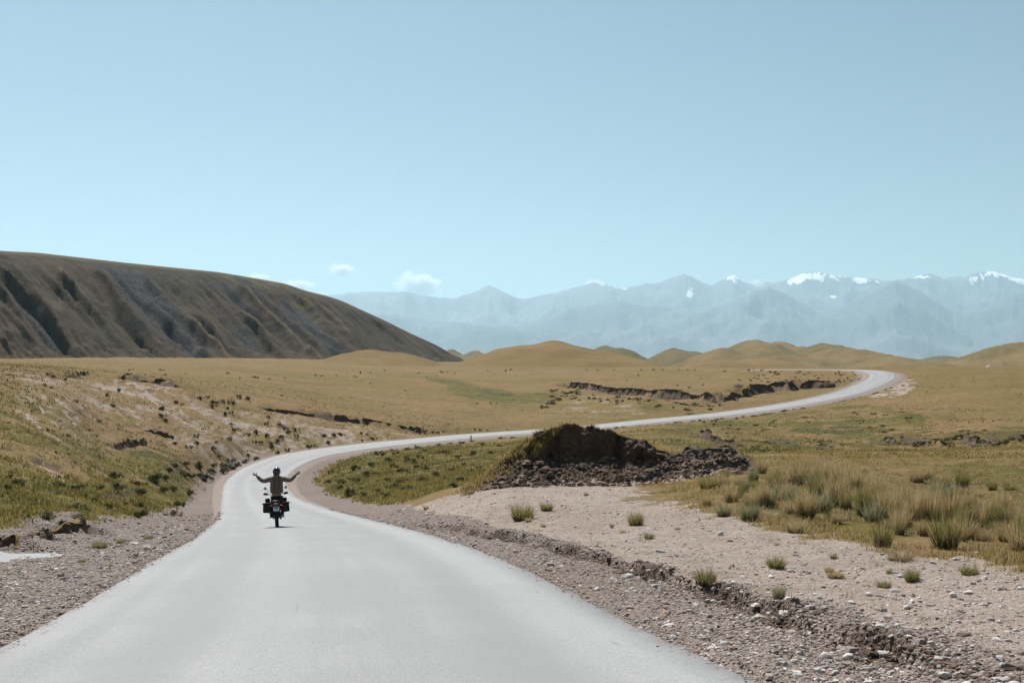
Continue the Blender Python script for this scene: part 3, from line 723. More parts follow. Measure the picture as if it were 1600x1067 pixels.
def mountains(label, mat, prof, d, depth, base, seed, amp, wl, snow=None, jag=1.0, px0=-300, px1=1950, nu=1000, nd=64, slope=.55):
    k_ = 2.28; d *= k_; depth *= k_; base *= k_; amp *= k_; wl *= k_
    px = np.linspace(px0, px1, nu); tt = np.linspace(-1, .5, nd)
    P, T = np.meshgrid(px, tt, indexing='ij')
    pp = np.array(prof); row = np.interp(P, pp[:, 0], pp[:, 1])
    DL = d + T * depth; X = (P - CX) / F * DL; Y = DL
    X1 = (P - CX) / F * d
    crest_h = (HY - row) / F * d - base
    crest_h = crest_h + jag * (62 * k_ * (ridged(X1 / (520 * k_), X1 * 0 + 3.3, 4, seed + 9) - .6))
    tau = np.abs(np.where(T < 0, T, T * 2))
    fall_ = (1 - tau) ** 1.25
    wq = .35 * fbm(X / (wl * 1.5), Y / (wl * 1.5), 2, seed + 1)
    sp_ = np.maximum(ridged((X + .75 * Y) / (wl * 1.3) + wq, (Y - .75 * X) / (wl * 2.6), 4, seed, .5), ridged((X - .85 * Y) / (wl * 1.5) - wq, (Y + .85 * X) / (wl * 2.6), 4, seed + 3, .5)) - .72
    sp2 = ridged((X + .4 * Y) / (wl * .45), (Y - .4 * X) / (wl * .8), 4, seed + 5, .55) - .6
    Zm = base + crest_h * fall_ + 1.5 * amp * sstep(0, .10, tau) * (1 - tau * .55) * (sp_ * 1.0 + sp2 * .38)
    Zm = np.where(tau > .93, Zm - 60 * sstep(.93, 1, tau), Zm)
    sn = np.zeros_like(Zm)
    if snow:
        rowz = HY - F * Zm / Y
        gx, gy = np.gradient(Zm)
        for (sx_, sy_, wx_, wy_, v, shear) in snow:
            dx = (P - sx_ - shear * (rowz - sy_)) / wx_; dy = (rowz - sy_) / wy_
            sn = np.maximum(sn, v * np.exp(-(dx * dx + dy * dy)))
        sp3 = ridged(X / (wl * .12) + Y / (wl * .5), Y / (wl * .3), 3, seed + 8, .6) - .55
        sn = sn * np.clip(.85 + 2.6 * sp2 + 2.4 * sp3, 0, 1.6)
        sn = sn + .5 * sstep(.84, 1.0, fall_) * np.clip(.5 + sp2 * 2.6 + sp3 * 2, 0, 1.4) * sstep(438, 428, row)
    cov = np.stack([np.clip(sn, 0, 1)] + [np.zeros_like(sn)] * 2 + [np.ones_like(sn)], -1)
    o = mesh_np('mountain_range', np.stack([X, Y, Zm], -1).reshape(-1, 3), grid_faces(nu, nd)[:, ::-1], mat, {'cover': cov.reshape(-1, 4)}, smooth=True)
    return tag(o, label, 'mountains', kind='structure')
main = [(-700,440),(-300,450),(0,446),(200,455),(400,452),(500,462),(535,458),(548,454),(575,456),(600,455),(640,459),(700,464),(735,459),(748,453),(763,447),(785,454),(800,461),(820,466),(850,459),(900,450),(915,446),(927,442),(945,447),(975,449),(1000,446),(1030,440),(1052,433),(1068,430),(1085,434),(1098,441),(1112,444),(1130,436),(1147,431),(1165,440),(1182,445),(1210,441),(1232,436),(1250,428),(1264,425),(1292,428),(1312,433),(1345,432),(1375,438),(1405,436),(1430,434),(1452,426),(1475,433),(1508,433),(1530,425),(1556,422),(1580,431),(1600,437),(1650,428),(1720,440),(1800,430),(2000,445),(2400,440)]
snow = [(1262,429,30,5,1,-1.2),(1245,438,12,9,1.0,-2.0),(1300,436,26,4,.7,0),(1345,437,14,5,.6,0),(1143,435,10,4,.95,0),(1077,457,8,8,.95,-.8),(1112,447,9,4,.6,0),(1166,458,9,4,.7,-1.0),(1302,462,6,4,.75,0),(1522,439,9,10,1.0,-1.2),(1450,431,22,5,.62,0),(1556,428,30,4,.55,0),(1592,437,14,7,.95,1.2),(1375,440,20,3,.5,0),(925,443,9,3,.6,0),(745,457,16,4,.4,-1),(975,452,10,4,.42,0)]
mountains('long range of hazy blue mountains with snow on its peaks', MM, main, 14000, 5200, -150, 301, 330, 1100, snow, 1.0)
mid = [(-700,500),(0,505),(500,498),(560,486),(640,492),(700,503),(800,508),(860,492),(900,478),(960,470),(1020,476),(1090,484),(1150,466),(1200,444),(1235,462),(1275,486),(1320,478),(1362,456),(1400,437),(1440,458),(1490,484),(1540,482),(1580,462),(1640,446),(1720,470),(1900,460),(2400,490)]
mountains('nearer hazy mountain spurs below the snowy range', MF, mid, 11200, 3300, -150, 311, 260, 1000, None, .8)
low_ = [(-700,535),(500,540),(640,538),(715,527),(730,517),(760,513),(800,515),(840,523),(880,520),(950,519),(985,527),(1010,518),(1040,517),(1080,532),(1120,541),(1200,535),(1300,545),(1400,541),(1440,525),(1500,522),(1530,533),(1600,540),(1800,520),(2400,540)]
mountains('low dark blue foothills in front of the mountains', MD, low_, 10200, 1900, -140, 321, 90, 600, None, .3)

# ------------------------------------------------------------------ haze and clouds
hz_me = bpy.data.meshes.new('haze'); bm = bmesh.new(); bmesh.ops.create_cube(bm, size=1)
for v in bm.verts:
    v.co.x *= 100000; v.co.y = -3000 if v.co.y < 0 else 60000; v.co.z = -700 if v.co.z < 0 else 3300
bm.to_mesh(hz_me); bm.free()
m = NT('haze_air'); pv = m.n('ShaderNodeVolumePrincipled')
HAZE_D = 0.0000355
pv.inputs['Color'].default_value = (.60, .85, 1.0, 1); pv.inputs['Density'].default_value = HAZE_D; pv.inputs['Anisotropy'].default_value = 0.4
m.t.links.new(pv.outputs[0], m.out.inputs['Volume']); hz_me.materials.append(m.m)
haze = link(bpy.data.objects.new('haze', hz_me)); tag(haze, 'thin blue haze lying over the whole valley', 'haze', kind='stuff')

m = NT('cloud_vapour'); c = m.coord(); pv = m.n('ShaderNodeVolumePrincipled')
ln = m.n('ShaderNodeVectorMath', operation='LENGTH'); m.set(ln.inputs[0], c)
dens = m.math('SUBTRACT', m.math('MULTIPLY', m.noise(c, 2.1, 8, .7), 2.3), m.math('ADD', m.math('MULTIPLY', ln.outputs['Value'], .9), .42))
m.set(pv.inputs['Density'], m.math('MULTIPLY', m.math('MAXIMUM', dens, 0.0), .022))
pv.inputs['Color'].default_value = (1, 1, 1, 1); pv.inputs['Anisotropy'].default_value = 0.45
m.t.links.new(pv.outputs[0], m.out.inputs['Volume']); MAT_CLOUD = m.m
CL = [(533,422,19,9,'small oval white cloud alone above the dark hill'),(652,447,34,20,'largest white puffy cloud touching the left mountains'),(928,443,15,6,'little cloud peeking over the mountain crest'),
      (404,433,16,5,'thin cloud wisp just over the dark hill crest'),(466,446,24,8,'low cloud bank behind the shoulder of the dark hill'),(1181,441,8,4,'tiny cloud puff between two snowy peaks')]
for k, (px, py, w_, h_, lb) in enumerate(CL):
    d = 64000 + 1500 * k
    bm = bmesh.new(); bmesh.ops.create_icosphere(bm, subdivisions=3, radius=1.0)
    me = bpy.data.meshes.new('cloud'); bm.to_mesh(me); bm.free(); me.materials.append(MAT_CLOUD)
    o = link(bpy.data.objects.new('cloud', me)); o.location = ((px - CX) / F * d, d, (HY - py) / F * d)
    o.scale = (w_ / F * d * 1.25, w_ / F * d * .9, h_ / F * d * 1.35)
    tag(o, lb, 'cloud', 'small white clouds over the mountains', 'stuff')
# ------------------------------------------------------------------ the earth mound with its broken face
def mound_mesh():
    prof = [(690,771),(720,763),(745,755),(762,740),(781,717),(802,702),(820,690),(833,683),(836,674),(850,673),(866,668),(880,662),(894,662),(912,667),(928,666),(944,671),(956,672),(970,681),(990,686),(1008,688),(1018,697),(1032,704),(1050,709),(1062,708),(1072,699),(1086,697),(1100,701),(1118,699),(1132,694),(1142,698),(1156,707),(1172,716),(1190,728),(1210,742),(1230,755)]
    nu, nv = 420, 120
    px = np.linspace(690, 1230, nu); pr = np.array(prof)
    crow = np.interp(px, pr[:, 0], pr[:, 1])
    xs = (px - CX) / F * 61.5 * S
    crow = crow + 3.2 * fbm(xs / .5, xs * 0 + 2, 3, 401) + 1.5 * perlin(xs / .16, xs * 0, 402)
    yc = 62.0 * S + .5 * fbm(xs / 1.6, xs * 0 + 8, 2, 403) + .25 * perlin(xs / .5, xs * 0 + 1, 405)
    zc = (HY - crow) / F * yc
    yfoot = 58.2 * S + .35 * fbm(xs / 1.2, xs * 0 + 4, 2, 404)
    zf = ground_z((px - CX) / F * yfoot, yfoot) - .08
    yb = yc + 8.0; zb = ground_z((px - CX) / F * yb, yb) - .6
    steep = np.interp(px, [690, 800, 835, 860, 1000, 1020, 1060, 1130, 1230], [.15, .25, .5, .62, .55, .5, .42, .4, .2])
    v = np.linspace(0, 1, nv); V = np.zeros((nu, nv, 3)); A = np.zeros((nu, nv, 4)); A[..., 3] = 1
    for j, t in enumerate(v):
        if t < .34:                          # talus
            k = t / .34; y = yfoot + (yc - .55 - yfoot) * k; z = zf + (zc - zf) * (1 - steep) * (k * .72 + .28 * k * k)
        elif t < .62:                        # broken face
            k = (t - .34) / .28; y = yc - .55 + .55 * (k ** 1.5); z = zf + (zc - zf) * ((1 - steep) + steep * k)
        else:                                # grassy back
            k = (t - .62) / .38; y = yc + (yb - yc) * k ** 1.3; z = zc + (zb - zc) * (k ** 1.3 * .55 + .45 * k ** 2.6)
        V[:, j, 0] = (px - CX) / F * y; V[:, j, 1] = y; V[:, j, 2] = z
        A[:, j, 0] = t
    X, Y, Zm = V[..., 0], V[..., 1], V[..., 2]
    T = v[None, :]
    front_ = np.clip(1 - sstep(.60, .66, T), 0, 1) * sstep(0, .05, T)
    face = sstep(.3, .4, T) * (1 - sstep(.58, .62, T))
    # clods, hollows and buttresses push the face in and out
    butt = fbm(X / .9, Zm / 1.6, 3, 411); clod = ridged(X / .32, Zm / .3, 3, 412) - .55; fine = perlin(X / .11, Zm / .11, 413)
    hol = sstep(.1, .5, perlin(X / .55, Zm / 1.1 + 5, 416))
    V[..., 1] += front_ * (-.42 * butt - .22 * clod - .05 * fine) * (.55 + .7 * face) + face * .35 * hol
    tal = front_ * (1 - face)
    V[..., 2] += tal * (.17 * (ridged(X / .38, Y / .38, 3, 414) - .5) + .07 * perlin(X / .13, Y / .13, 415))
    V[..., 2] += (1 - front_) * .08 * fbm(X / .6, Y / .6, 3, 417) * sstep(.62, .68, T)
    thr = np.interp(px, [730, 760, 792, 830, 853, 876, 895], [.06, .12, .2, .3, .45, .58, .66])[:, None]
    grass_left = sstep(-.03, .05, T - thr + .06 * butt) * sstep(905, 880, px)[:, None]
    endf = (1 - sstep(690, 735, px) * (1 - sstep(1195, 1230, px)))[:, None]
    V[..., 2] -= endf * (.45 * front_ + .5)
    A[..., 0] = np.clip(sstep(.605, .65, T + .03 * butt) + grass_left, 0, 1)        # grass
    A[..., 1] = np.clip(1 - sstep(.0, .24, T + .12 * butt), 0, 1)                    # pale dust at the foot
    A[..., 2] = sstep(1030, 1075, px)[:, None] * (1 - sstep(.62, .66, T))           # lighter soil on the right spur
    return V, A, nu, nv
V, A, nu, nv = mound_mesh()
m = NT('mound_earth'); c = m.coord(); at = m.attr('cover'); sp = m.n('ShaderNodeSeparateColor'); m.set(sp.inputs[0], at.outputs['Color'])
a = m.noise(c, .8, 4, .6); b = m.noise(c, 4, 5, .7); d = m.noise(c, 22, 4, .7)
col = m.mix(m.rng(a, .35, .65), (.105, .07, .049), (.072, .05, .036)); col = m.mix(m.rng(b, .48, .72, 0, .7), col, (.175, .122, .09)); col = m.mix(m.rng(d, .52, .72, 0, .5), col, (.035, .025, .019))
def edg(v, lo, hi): return m.rng(m.math('ADD', v, m.math('MULTIPLY', m.math('SUBTRACT', b, .5), .8)), lo, hi)
col = m.mix(m.math('MULTIPLY', edg(sp.outputs[2], .4, .7), .5), col, (.24, .18, .14))
col = m.mix(edg(sp.outputs[1], .45, .8), col, (.33, .26, .215))
turf = m.mix(m.rng(b, .35, .65), (.2, .135, .042), (.12, .09, .026)); turf = m.mix(m.rng(d, .5, .7, 0, .6), turf, (.27, .19, .08))
col = m.mix(edg(sp.outputs[0], .4, .6), col, turf)
MAT_MOUND = m.done(m.pbr(col, .95, m.bump(m.math('ADD', b, m.math('MULTIPLY', d, .4)), .8, .09), .12))
o = mesh_np('earth_mound', V.reshape(-1, 3), grid_faces(nu, nv), MAT_MOUND, {'cover': A.reshape(-1, 4)})
tag(o, 'dark crumbling earth mound with shaded broken face right of the road', 'mound', kind='structure')
MOUND_V = V

# ------------------------------------------------------------------ cut banks: real walls of raw earth under the turf's edge
def cut_bank(P, h, label, seed, wob=.5, gaps=.25, lean=.22, turf=1.0, sunk=False):
    W = poly_world(P); L = np.concatenate([[0], np.cumsum(np.hypot(*np.diff(W, axis=0).T))]); dist = np.hypot(W[:, 0], W[:, 1]).mean()
    n = int(np.clip(L[-1] / (.08 + dist * .0009), 30, 420)); t = np.linspace(0, L[-1], n)
    x = np.interp(t, L, W[:, 0]); y = np.interp(t, L, W[:, 1])
    for _ in range(int(n / 14)): x[1:-1] = .25 * x[:-2] + .5 * x[1:-1] + .25 * x[2:]; y[1:-1] = .25 * y[:-2] + .5 * y[1:-1] + .25 * y[2:]
    tx, ty = np.gradient(x), np.gradient(y); l_ = np.hypot(tx, ty); nx_, ny_ = ty / l_, -tx / l_               # towards the photographer
    wv = wob * (fbm(t / (h * 2.6), t * 0, 3, seed) * 1.6 + .4 * perlin(t / (h * .6), t * 0 + 3, seed + 1)); x = x + nx_ * wv; y = y + ny_ * wv
    f = t / L[-1]; env = sstep(0, .1, f) * (1 - sstep(.9, 1, f)) * np.clip(.75 + gaps * 2.2 * fbm(t / (h * 4), t * 0 + 7, 2, seed + 2) + .25 * perlin(t / (h * .8), t * 0, seed + 4), 0, 1.15)
    ztop = np.maximum(ground_z(x - nx_ * h * .8, y - ny_ * h * .8), ground_z(x, y)) + .04 * h; zlow = ztop - h * np.maximum(env, .02)
    if sunk: ztop = np.minimum(ztop, ground_z(x - nx_ * h * 2.5, y - ny_ * h * 2.5)); zlow = ztop - h * np.maximum(env, .02)
    ztop = ztop - .5 * h * (1 - sstep(0, .25, env))
    rows = [(0, 1.3, -.9), (0, .75, -.25), (.12, .45, 0), (.3, .3, 0), (.48, .2, 0), (.64, .12, 0), (.78, .06, 0), (.9, .03, 0), (.97, .10, 0), (1.0, .02, 0), (1.0, -.5, .0), (.98, -1.4, -.12), (.9, -2.6, -.35)]
    V = np.zeros((n, len(rows), 3)); A = np.zeros((n, len(rows), 4)); A[..., 3] = 1
    for j, (k, o_, dz) in enumerate(rows):
        z = zlow + (ztop - zlow) * k + dz * h; fr = 1.0 if 1 < j < 9 else 0.0
        oo = o_ * h * (lean / .3 if o_ > 0 else 1) * np.maximum(env, .3) + fr * h * (.20 * fbm(t / (h * 1.1), t * 0 + k * 1.2, 2, seed + 5) + .05 * perlin(t / (h * .3), t * 0 + k * 3, seed + 6))
        V[:, j, 0] = x + nx_ * oo; V[:, j, 1] = y + ny_ * oo; V[:, j, 2] = z + fr * .05 * h * perlin(t / (h * .4), t * 0 + j, seed + 7)
        if j >= 10: V[:, j, 2] = np.minimum(ztop, ground_z(V[:, j, 0], V[:, j, 1]) + (.02 if j == 10 else -.15 * h))
        A[:, j, 0] = turf * (1.0 if j >= 9 else (.35 if j == 8 else 0)); A[:, j, 1] = (1 - turf) * (.7 if j >= 9 else 0); A[:, j, 2] = 0
    o = mesh_np('cut_bank', V.reshape(-1, 3), grid_faces(n, len(rows)), MAT_MOUND, {'cover': A.reshape(-1, 4)})
    return tag(o, label, 'bank', kind='structure')
cut_bank([(184,594),(205,592),(228,597),(250,599),(270,602),(284,609)], 1.7, 'dark overhanging cut bank on the brow of the left slope', 701, .5, .15)
cut_bank([(405,639),(440,646),(462,648),(490,651)], .8, 'thin dark cut bank at the left end of the plain edge', 702, .4, .3)
cut_bank([(522,656),(535,657),(562,660)], 1.1, 'short dark cut bank above the road, left of two', 703, .2, .05)
cut_bank([(566,660),(585,662),(612,666)], 1.1, 'short dark cut bank above the road, right of two', 704, .2, .1)
cut_bank([(620,668),(640,671),(665,675)], .9, 'small crumbling cut bank where the plain meets the road', 705, .3, .3)
cut_bank([(870,604),(890,601),(925,603),(960,610),(1000,615),(1040,620),(1090,626),(1135,633)], 2.8, 'long dark cut bank across the plain behind the mound', 706, .8, .12)
cut_bank([(960,621),(1000,627),(1040,631),(1080,634),(1110,636)], 1.6, 'lower dark bank beneath the long cut bank', 707, .8, .3)
cut_bank([(1128,632),(1148,621),(1172,613),(1205,607),(1240,604),(1275,602),(1305,602)], 3.0, 'ragged dark eroded bank above the far road before its bend', 708, 1.6, .35, .5)
cut_bank([(1380,685),(1405,690),(1430,692),(1455,691)], .85, 'dark gully bank on the right meadow, left of two', 709, .6, .2, .2, 1.0, True)
cut_bank([(1462,690),(1485,684),(1510,680),(1540,688),(1556,692)], 1.0, 'dark gully bank on the right meadow, right of two', 710, .6, .2, .2, 1.0, True)
cut_bank([(1575,682),(1600,680),(1640,676),(1690,672)], 1.4, 'dark gully bank cut by the right picture edge', 711, .6, .2, .2, 1.0, True)
cut_bank([(1168,686),(1195,692),(1225,697),(1260,700)], 1.8, 'shaded bank in the scrub beyond the mound', 712, .6, .3, .2, 1.0, True)
cut_bank([(1092,672),(1112,680),(1132,689),(1150,695)], 1.3, 'slanting dark ditch bank below the far road', 713, .3, .1)
cut_bank([(-60,842),(-20,845),(8,850),(30,853),(52,848),(72,842)], .55, 'dark undercut bank right above the pale stream', 714, .3, .2)
cut_bank([(50,828),(78,828),(105,826),(130,819)], .5, 'dark undercut bank at the edge of the left grass', 715, .3, .2)
cut_bank([(178,700),(200,694),(228,691)], .6, 'low dark scarp at the foot of the left slope', 718, .35, .3)
cut_bank([(225,674),(250,679),(272,684)], .6, 'little dark scarp right of the foot of the left slope', 719, .35, .3)
cut_bank([(28,580),(60,581),(100,586),(138,585)], .6, 'faint dark scarp along the top of the left slope', 720, .4, .4)
cut_bank([(1428,604),(1445,606),(1462,607)], .6, 'tiny scarp right of the far bend', 721, .4, .3)

# ------------------------------------------------------------------ plants
def plant_mat(name, trans=.35, tintv=.25):
    m = NT(name); c = m.coord(); at = m.attr('tone'); n = m.noise(c, 6, 3)
    col = m.mix(m.rng(n, .3, .7, 0, tintv), at.outputs['Color'], (0.02, 0.02, 0.01))
    p = m.pbr(col, .75, None, .2); t = m.n('ShaderNodeBsdfTranslucent'); m.set(t.inputs['Color'], m.mix(.3, col, (.3, .28, .08)))
    mx = m.n('ShaderNodeMixShader'); mx.inputs[0].default_value = trans
    m.t.links.new(p, mx.inputs[1]); m.t.links.new(t.outputs[0], mx.inputs[2]); return m.done(mx.outputs[0])
MAT_GRASS = plant_mat('grass_blades', .5, .15); MAT_LEAF = plant_mat('shrub_leaves', .22)

def blades(r, n, spread, hmin, hmax, lean, width, base_col, tip_col, dry_col, dry=.2, seg=3, curl=.35):
    """n tapered bent blades; returns verts, faces, colours for a clump of unit size"""
    V = []; Fq = []; C = []
    for i in range(n):
        a_ = r.uniform(0, 2 * math.pi); rad = spread * math.sqrt(r.uniform(0, 1)); x, y = rad * math.cos(a_), rad * math.sin(a_)
        h = r.uniform(hmin, hmax) * (1 - .35 * (rad / max(spread, 1e-6)) ** 2); da = a_ + r.normal(0, .7); ln = abs(r.normal(0, lean)) + .5 * lean * rad / max(spread, 1e-6)
        dx, dy = math.cos(da), math.sin(da); sx_, sy_ = -dy, dx; rot = r.uniform(0, math.pi); sx_, sy_ = math.cos(rot), math.sin(rot)
        w0 = width * r.uniform(.6, 1.3); isdry = r.random() < dry
        b0 = len(V)
        for k in range(seg + 1):
            t = k / seg; off = h * (ln * t + curl * r.uniform(.5, 1.2) * ln * t * t); ww = w0 * (1 - t) ** .7 if k < seg else 0
            z = h * (t - .12 * ln * t * t)
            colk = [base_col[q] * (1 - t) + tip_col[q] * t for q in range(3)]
            if isdry: colk = [dry_col[q] * (.55 + .45 * t) for q in range(3)]
            v_ = r.uniform(.8, 1.2); colk = [q * v_ for q in colk]
            if k < seg:
                V.append((x + dx * off - sx_ * ww, y + dy * off - sy_ * ww, z)); V.append((x + dx * off + sx_ * ww, y + dy * off + sy_ * ww, z)); C += [colk, colk]
            else:
                V.append((x + dx * off, y + dy * off, z)); C.append(colk)
        for k in range(seg - 1):
            Fq.append((b0 + 2 * k, b0 + 2 * k + 1, b0 + 2 * k + 3, b0 + 2 * k + 2))
        Fq.append((b0 + 2 * seg - 2, b0 + 2 * seg - 1, b0 + 2 * seg))
    return V, Fq, C
def mesh_py(name, V, Fs, C, mat):
    me = bpy.data.meshes.new(name); me.from_pydata(V, [], Fs); me.update()
    a = me.attributes.new('tone', 'FLOAT_COLOR', 'POINT'); c4 = np.ones((len(V), 4), np.float32); c4[:, :3] = np.array(C)
    a.data.foreach_set('color', c4.ravel()); me.materials.append(mat); return me
def tussock(seed, kind, n):
    r = np.random.default_rng(seed)
    if kind == 'green':  p = dict(base_col=(.055, .06, .018), tip_col=(.19, .18, .055), dry_col=(.5, .37, .18), dry=.25)
    elif kind == 'straw': p = dict(base_col=(.2, .14, .055), tip_col=(.55, .39, .2), dry_col=(.62, .46, .28), dry=.55)
    elif kind == 'blue': p = dict(base_col=(.1, .105, .06), tip_col=(.3, .31, .21), dry_col=(.32, .26, .16), dry=.25)
    elif kind == 'dead': p = dict(base_col=(.18, .12, .075), tip_col=(.48, .36, .25), dry_col=(.42, .3, .2), dry=.6)
    elif kind == 'tall': p = dict(base_col=(.13, .1, .035), tip_col=(.5, .345, .16), dry_col=(.64, .47, .29), dry=.5)
    return mesh_py('tussock_' + kind, *blades(r, n, .33, .45, 1.05, .28 if kind not in ('dead',) else .75, .012, **p), MAT_GRASS)
TUS = {k: [tussock(900 + i * 7 + j, k, 420 if k != 'dead' else 260) for j in range(3)] for i, k in enumerate(('green', 'straw', 'blue', 'dead', 'tall'))}

def bush(seed, cols, n=420, flat=.8):
    """a shrub: woody stems and a dome of small leaf faces in uneven clumps"""
    r = np.random.default_rng(seed); V = []; Fs = []; C = []
    lobes = [(r.normal(0, .38), r.normal(0, .38), r.uniform(.2, .62), r.uniform(.25, .42)) for _ in range(8)]
    for (lx, ly, lz, lr) in lobes:                          # stems
        b = len(V)
        for k in range(4):
            t = k / 3; w = .022 * (1 - .7 * t); V += [(lx * t - w, ly * t, lz * t), (lx * t + w, ly * t, lz * t)]; C += [(.07, .05, .035)] * 2
        for k in range(3): Fs.append((b + 2 * k, b + 2 * k + 1, b + 2 * k + 3, b + 2 * k + 2))
    for i in range(n):
        lx, ly, lz, lr = lobes[r.integers(len(lobes))]
        d = r.normal(0, 1, 3); d /= np.linalg.norm(d); rad = lr * r.uniform(.35, 1.08)
        p = np.array([lx, ly, lz]) + d * rad * np.array([1, 1, flat]); p[2] = max(p[2], .03)
        u_ = r.normal(0, 1, 3); u_ /= np.linalg.norm(u_); v_ = np.cross(u_, d); v_ /= (np.linalg.norm(v_) + 1e-6)
        s_ = r.uniform(.05, .11); b = len(V); cc = np.array(cols[r.integers(len(cols))]) * r.uniform(.7, 1.3)
        V += [tuple(p - u_ * s_), tuple(p + v_ * s_ * .55), tuple(p + u_ * s_), tuple(p - v_ * s_ * .55)]; C += [tuple(cc)] * 4
        Fs.append((b, b + 1, b + 2, b + 3))
    return mesh_py('bush', V, Fs, C, MAT_LEAF)
DKG = [(.022, .026, .011), (.032, .034, .014), (.042, .04, .017)]
MDG = [(.045, .052, .016), (.065, .066, .02), (.085, .076, .024)]
GYG = [(.07, .078, .045), (.095, .1, .06), (.06, .06, .03)]
BRN = [(.1, .075, .035), (.13, .1, .045), (.07, .06, .025)]
BUSH = {'dark': [bush(50 + i, DKG) for i in range(4)], 'green': [bush(60 + i, MDG, 520, .7) for i in range(4)], 'grey': [bush(70 + i, GYG, 520, .7) for i in range(3)], 'brown': [bush(80 + i, BRN, 420, .7) for i in range(3)]}

def put(name, me, x, y, z, sx_, sz_, label, cat, group, rot=None):
    o = bpy.data.objects.new(name, me); scene.collection.objects.link(o)
    o.location = (x, y, z); o.scale = (sx_, sx_ * random.uniform(.85, 1.15), sz_); o.rotation_euler = (0, 0, random.uniform(0, 6.28) if rot is None else rot)
    return tag(o, label, cat, group)
def px_m(y): return y / F                           # metres per picture column at that distance

# -- dark shrubs dotted over the left bank
Z1 = [(397,130),(443,152),(543,175),(428,240),(990,265),(890,307),(1467,360),(1350,415),(1340,468),(1380,515),(830,530),(500,520),(265,435),(395,592),(437,597),(805,640),(740,590),(1125,720),(895,715),(465,775),(80,530),(230,275),(375,220),(935,390),(1460,705),(60,175),(100,240),(1520,380),(640,355),(560,640)]
Z2 = [(70,205),(60,258),(100,300),(185,150),(388,118),(452,112),(490,148),(480,185),(525,165),(580,148),(615,200),(595,250),(650,237),(660,168),(640,155),(715,110),(785,122),(650,335),(675,392),(790,425),(855,400),(940,430),(945,330),(1052,347),(1090,370),(1122,405),(1170,378),(1062,440),(1187,435),(1035,475),(847,487),(900,490),(970,490),(985,518),(635,457),(525,480),(362,433),(360,492),(495,535),(787,590),(1037,572),(1118,550),(1417,430),(1505,430),(1555,418),(1455,485),(960,275),(550,605),(770,650),(290,530),(175,490)]
spots = [(x / 5.333, 560 + y / 5.333, .8) for x, y in Z1] + [(240 + x / 5.333, 600 + y / 5.333, 1.0) for x, y in Z2]
for px, py, sc in spots:
    x, y, z = hit(px, py + 2.5); s_ = random.uniform(3.0, 5.0) * sc * px_m(y) * (1.15 if y > 120 else 1)
    put('shrub', random.choice(BUSH['dark']), x, y, z - .04, s_ * 1.25, s_ * 1.75, 'small dark shrub dotted on the eroded pale bank left of the road', 'shrub', 'dark shrubs on the left bank')
# -- shrubs under the cut bank that follows the road's far edge
for (x0, y0, r_) in [(285,160,18),(325,170,12),(100,180,18),(135,170,18),(25,180,16),(60,225,14),(735,155,20),(785,155,18),(820,160,16),(855,148,14),(1075,135,14),(1110,140,14),(1160,140,10),(1300,130,8),(360,200,22),(290,210,14)]:
    px, py = 500 + x0 / 4.444, 640 + y0 / 4.444; x, y, z = hit(px, py + 2); s_ = r_ / 4.444 * px_m(y)
    put('shrub', random.choice(BUSH['dark']), x, y, z - .05, s_ * 1.1, s_ * 1.5, 'dark shrub below the low cut bank behind the straight road', 'shrub', 'shrubs along the cut bank')
# -- green bushes in the hollow left of the road
for (x0, y0, r_) in [(175,290,45),(500,300,35),(630,335,35),(985,330,50),(1180,375,45),(1115,450,35),(1460,465,45),(1160,480,35),(1410,185,28),(1455,150,28),(1540,130,22),(1270,250,55),(1130,290,35),(960,235,45),(1370,350,40),(1440,340,40),(785,435,30),(685,405,30),(690,500,30),(400,565,45),(520,640,40),(710,670,35),(640,480,35),(910,490,40),(1040,455,25),(1150,550,50),(1450,540,45),(100,235,30),(300,470,30),(230,560,30),(60,330,35),(820,330,28),(1580,380,35),(1520,215,30)]:
    px, py = x0 / 5.333, 700 + y0 / 5.333; x, y, z = hit(px, py + r_ / 9); s_ = r_ / 5.333 * px_m(y)
    k = random.choice(['green', 'green', 'dark', 'grey', 'brown'])
    put('bush', random.choice(BUSH[k]), x, y, z - .05, s_ * 1.75, s_ * 2.1, 'leafy bush in the green hollow between the left bank and the gravel', 'bush', 'bushes in the left hollow')
for (x0, y0, r_) in [(260,665,28),(130,720,30),(180,680,24),(380,680,45),(260,745,40),(325,770,35),(500,675,24),(575,670,30),(585,720,40),(650,690,38),(435,780,50),(100,775,35),(20,800,40),(490,725,35),(390,760,30),(640,640,30),(700,670,30),(850,620,26),(1300,525,30)]:
    px, py = 240 + x0 / 5.333, 600 + y0 / 5.333; x, y, z = hit(px, py + r_ / 8); s_ = r_ / 5.333 * px_m(y)
    put('bush', random.choice(BUSH[random.choice(['green', 'dark', 'grey'])]), x, y, z - .05, s_ * 1.6, s_ * 1.9, 'green bush in the strip along the outside of the first bend', 'bush', 'bushes outside the bend')
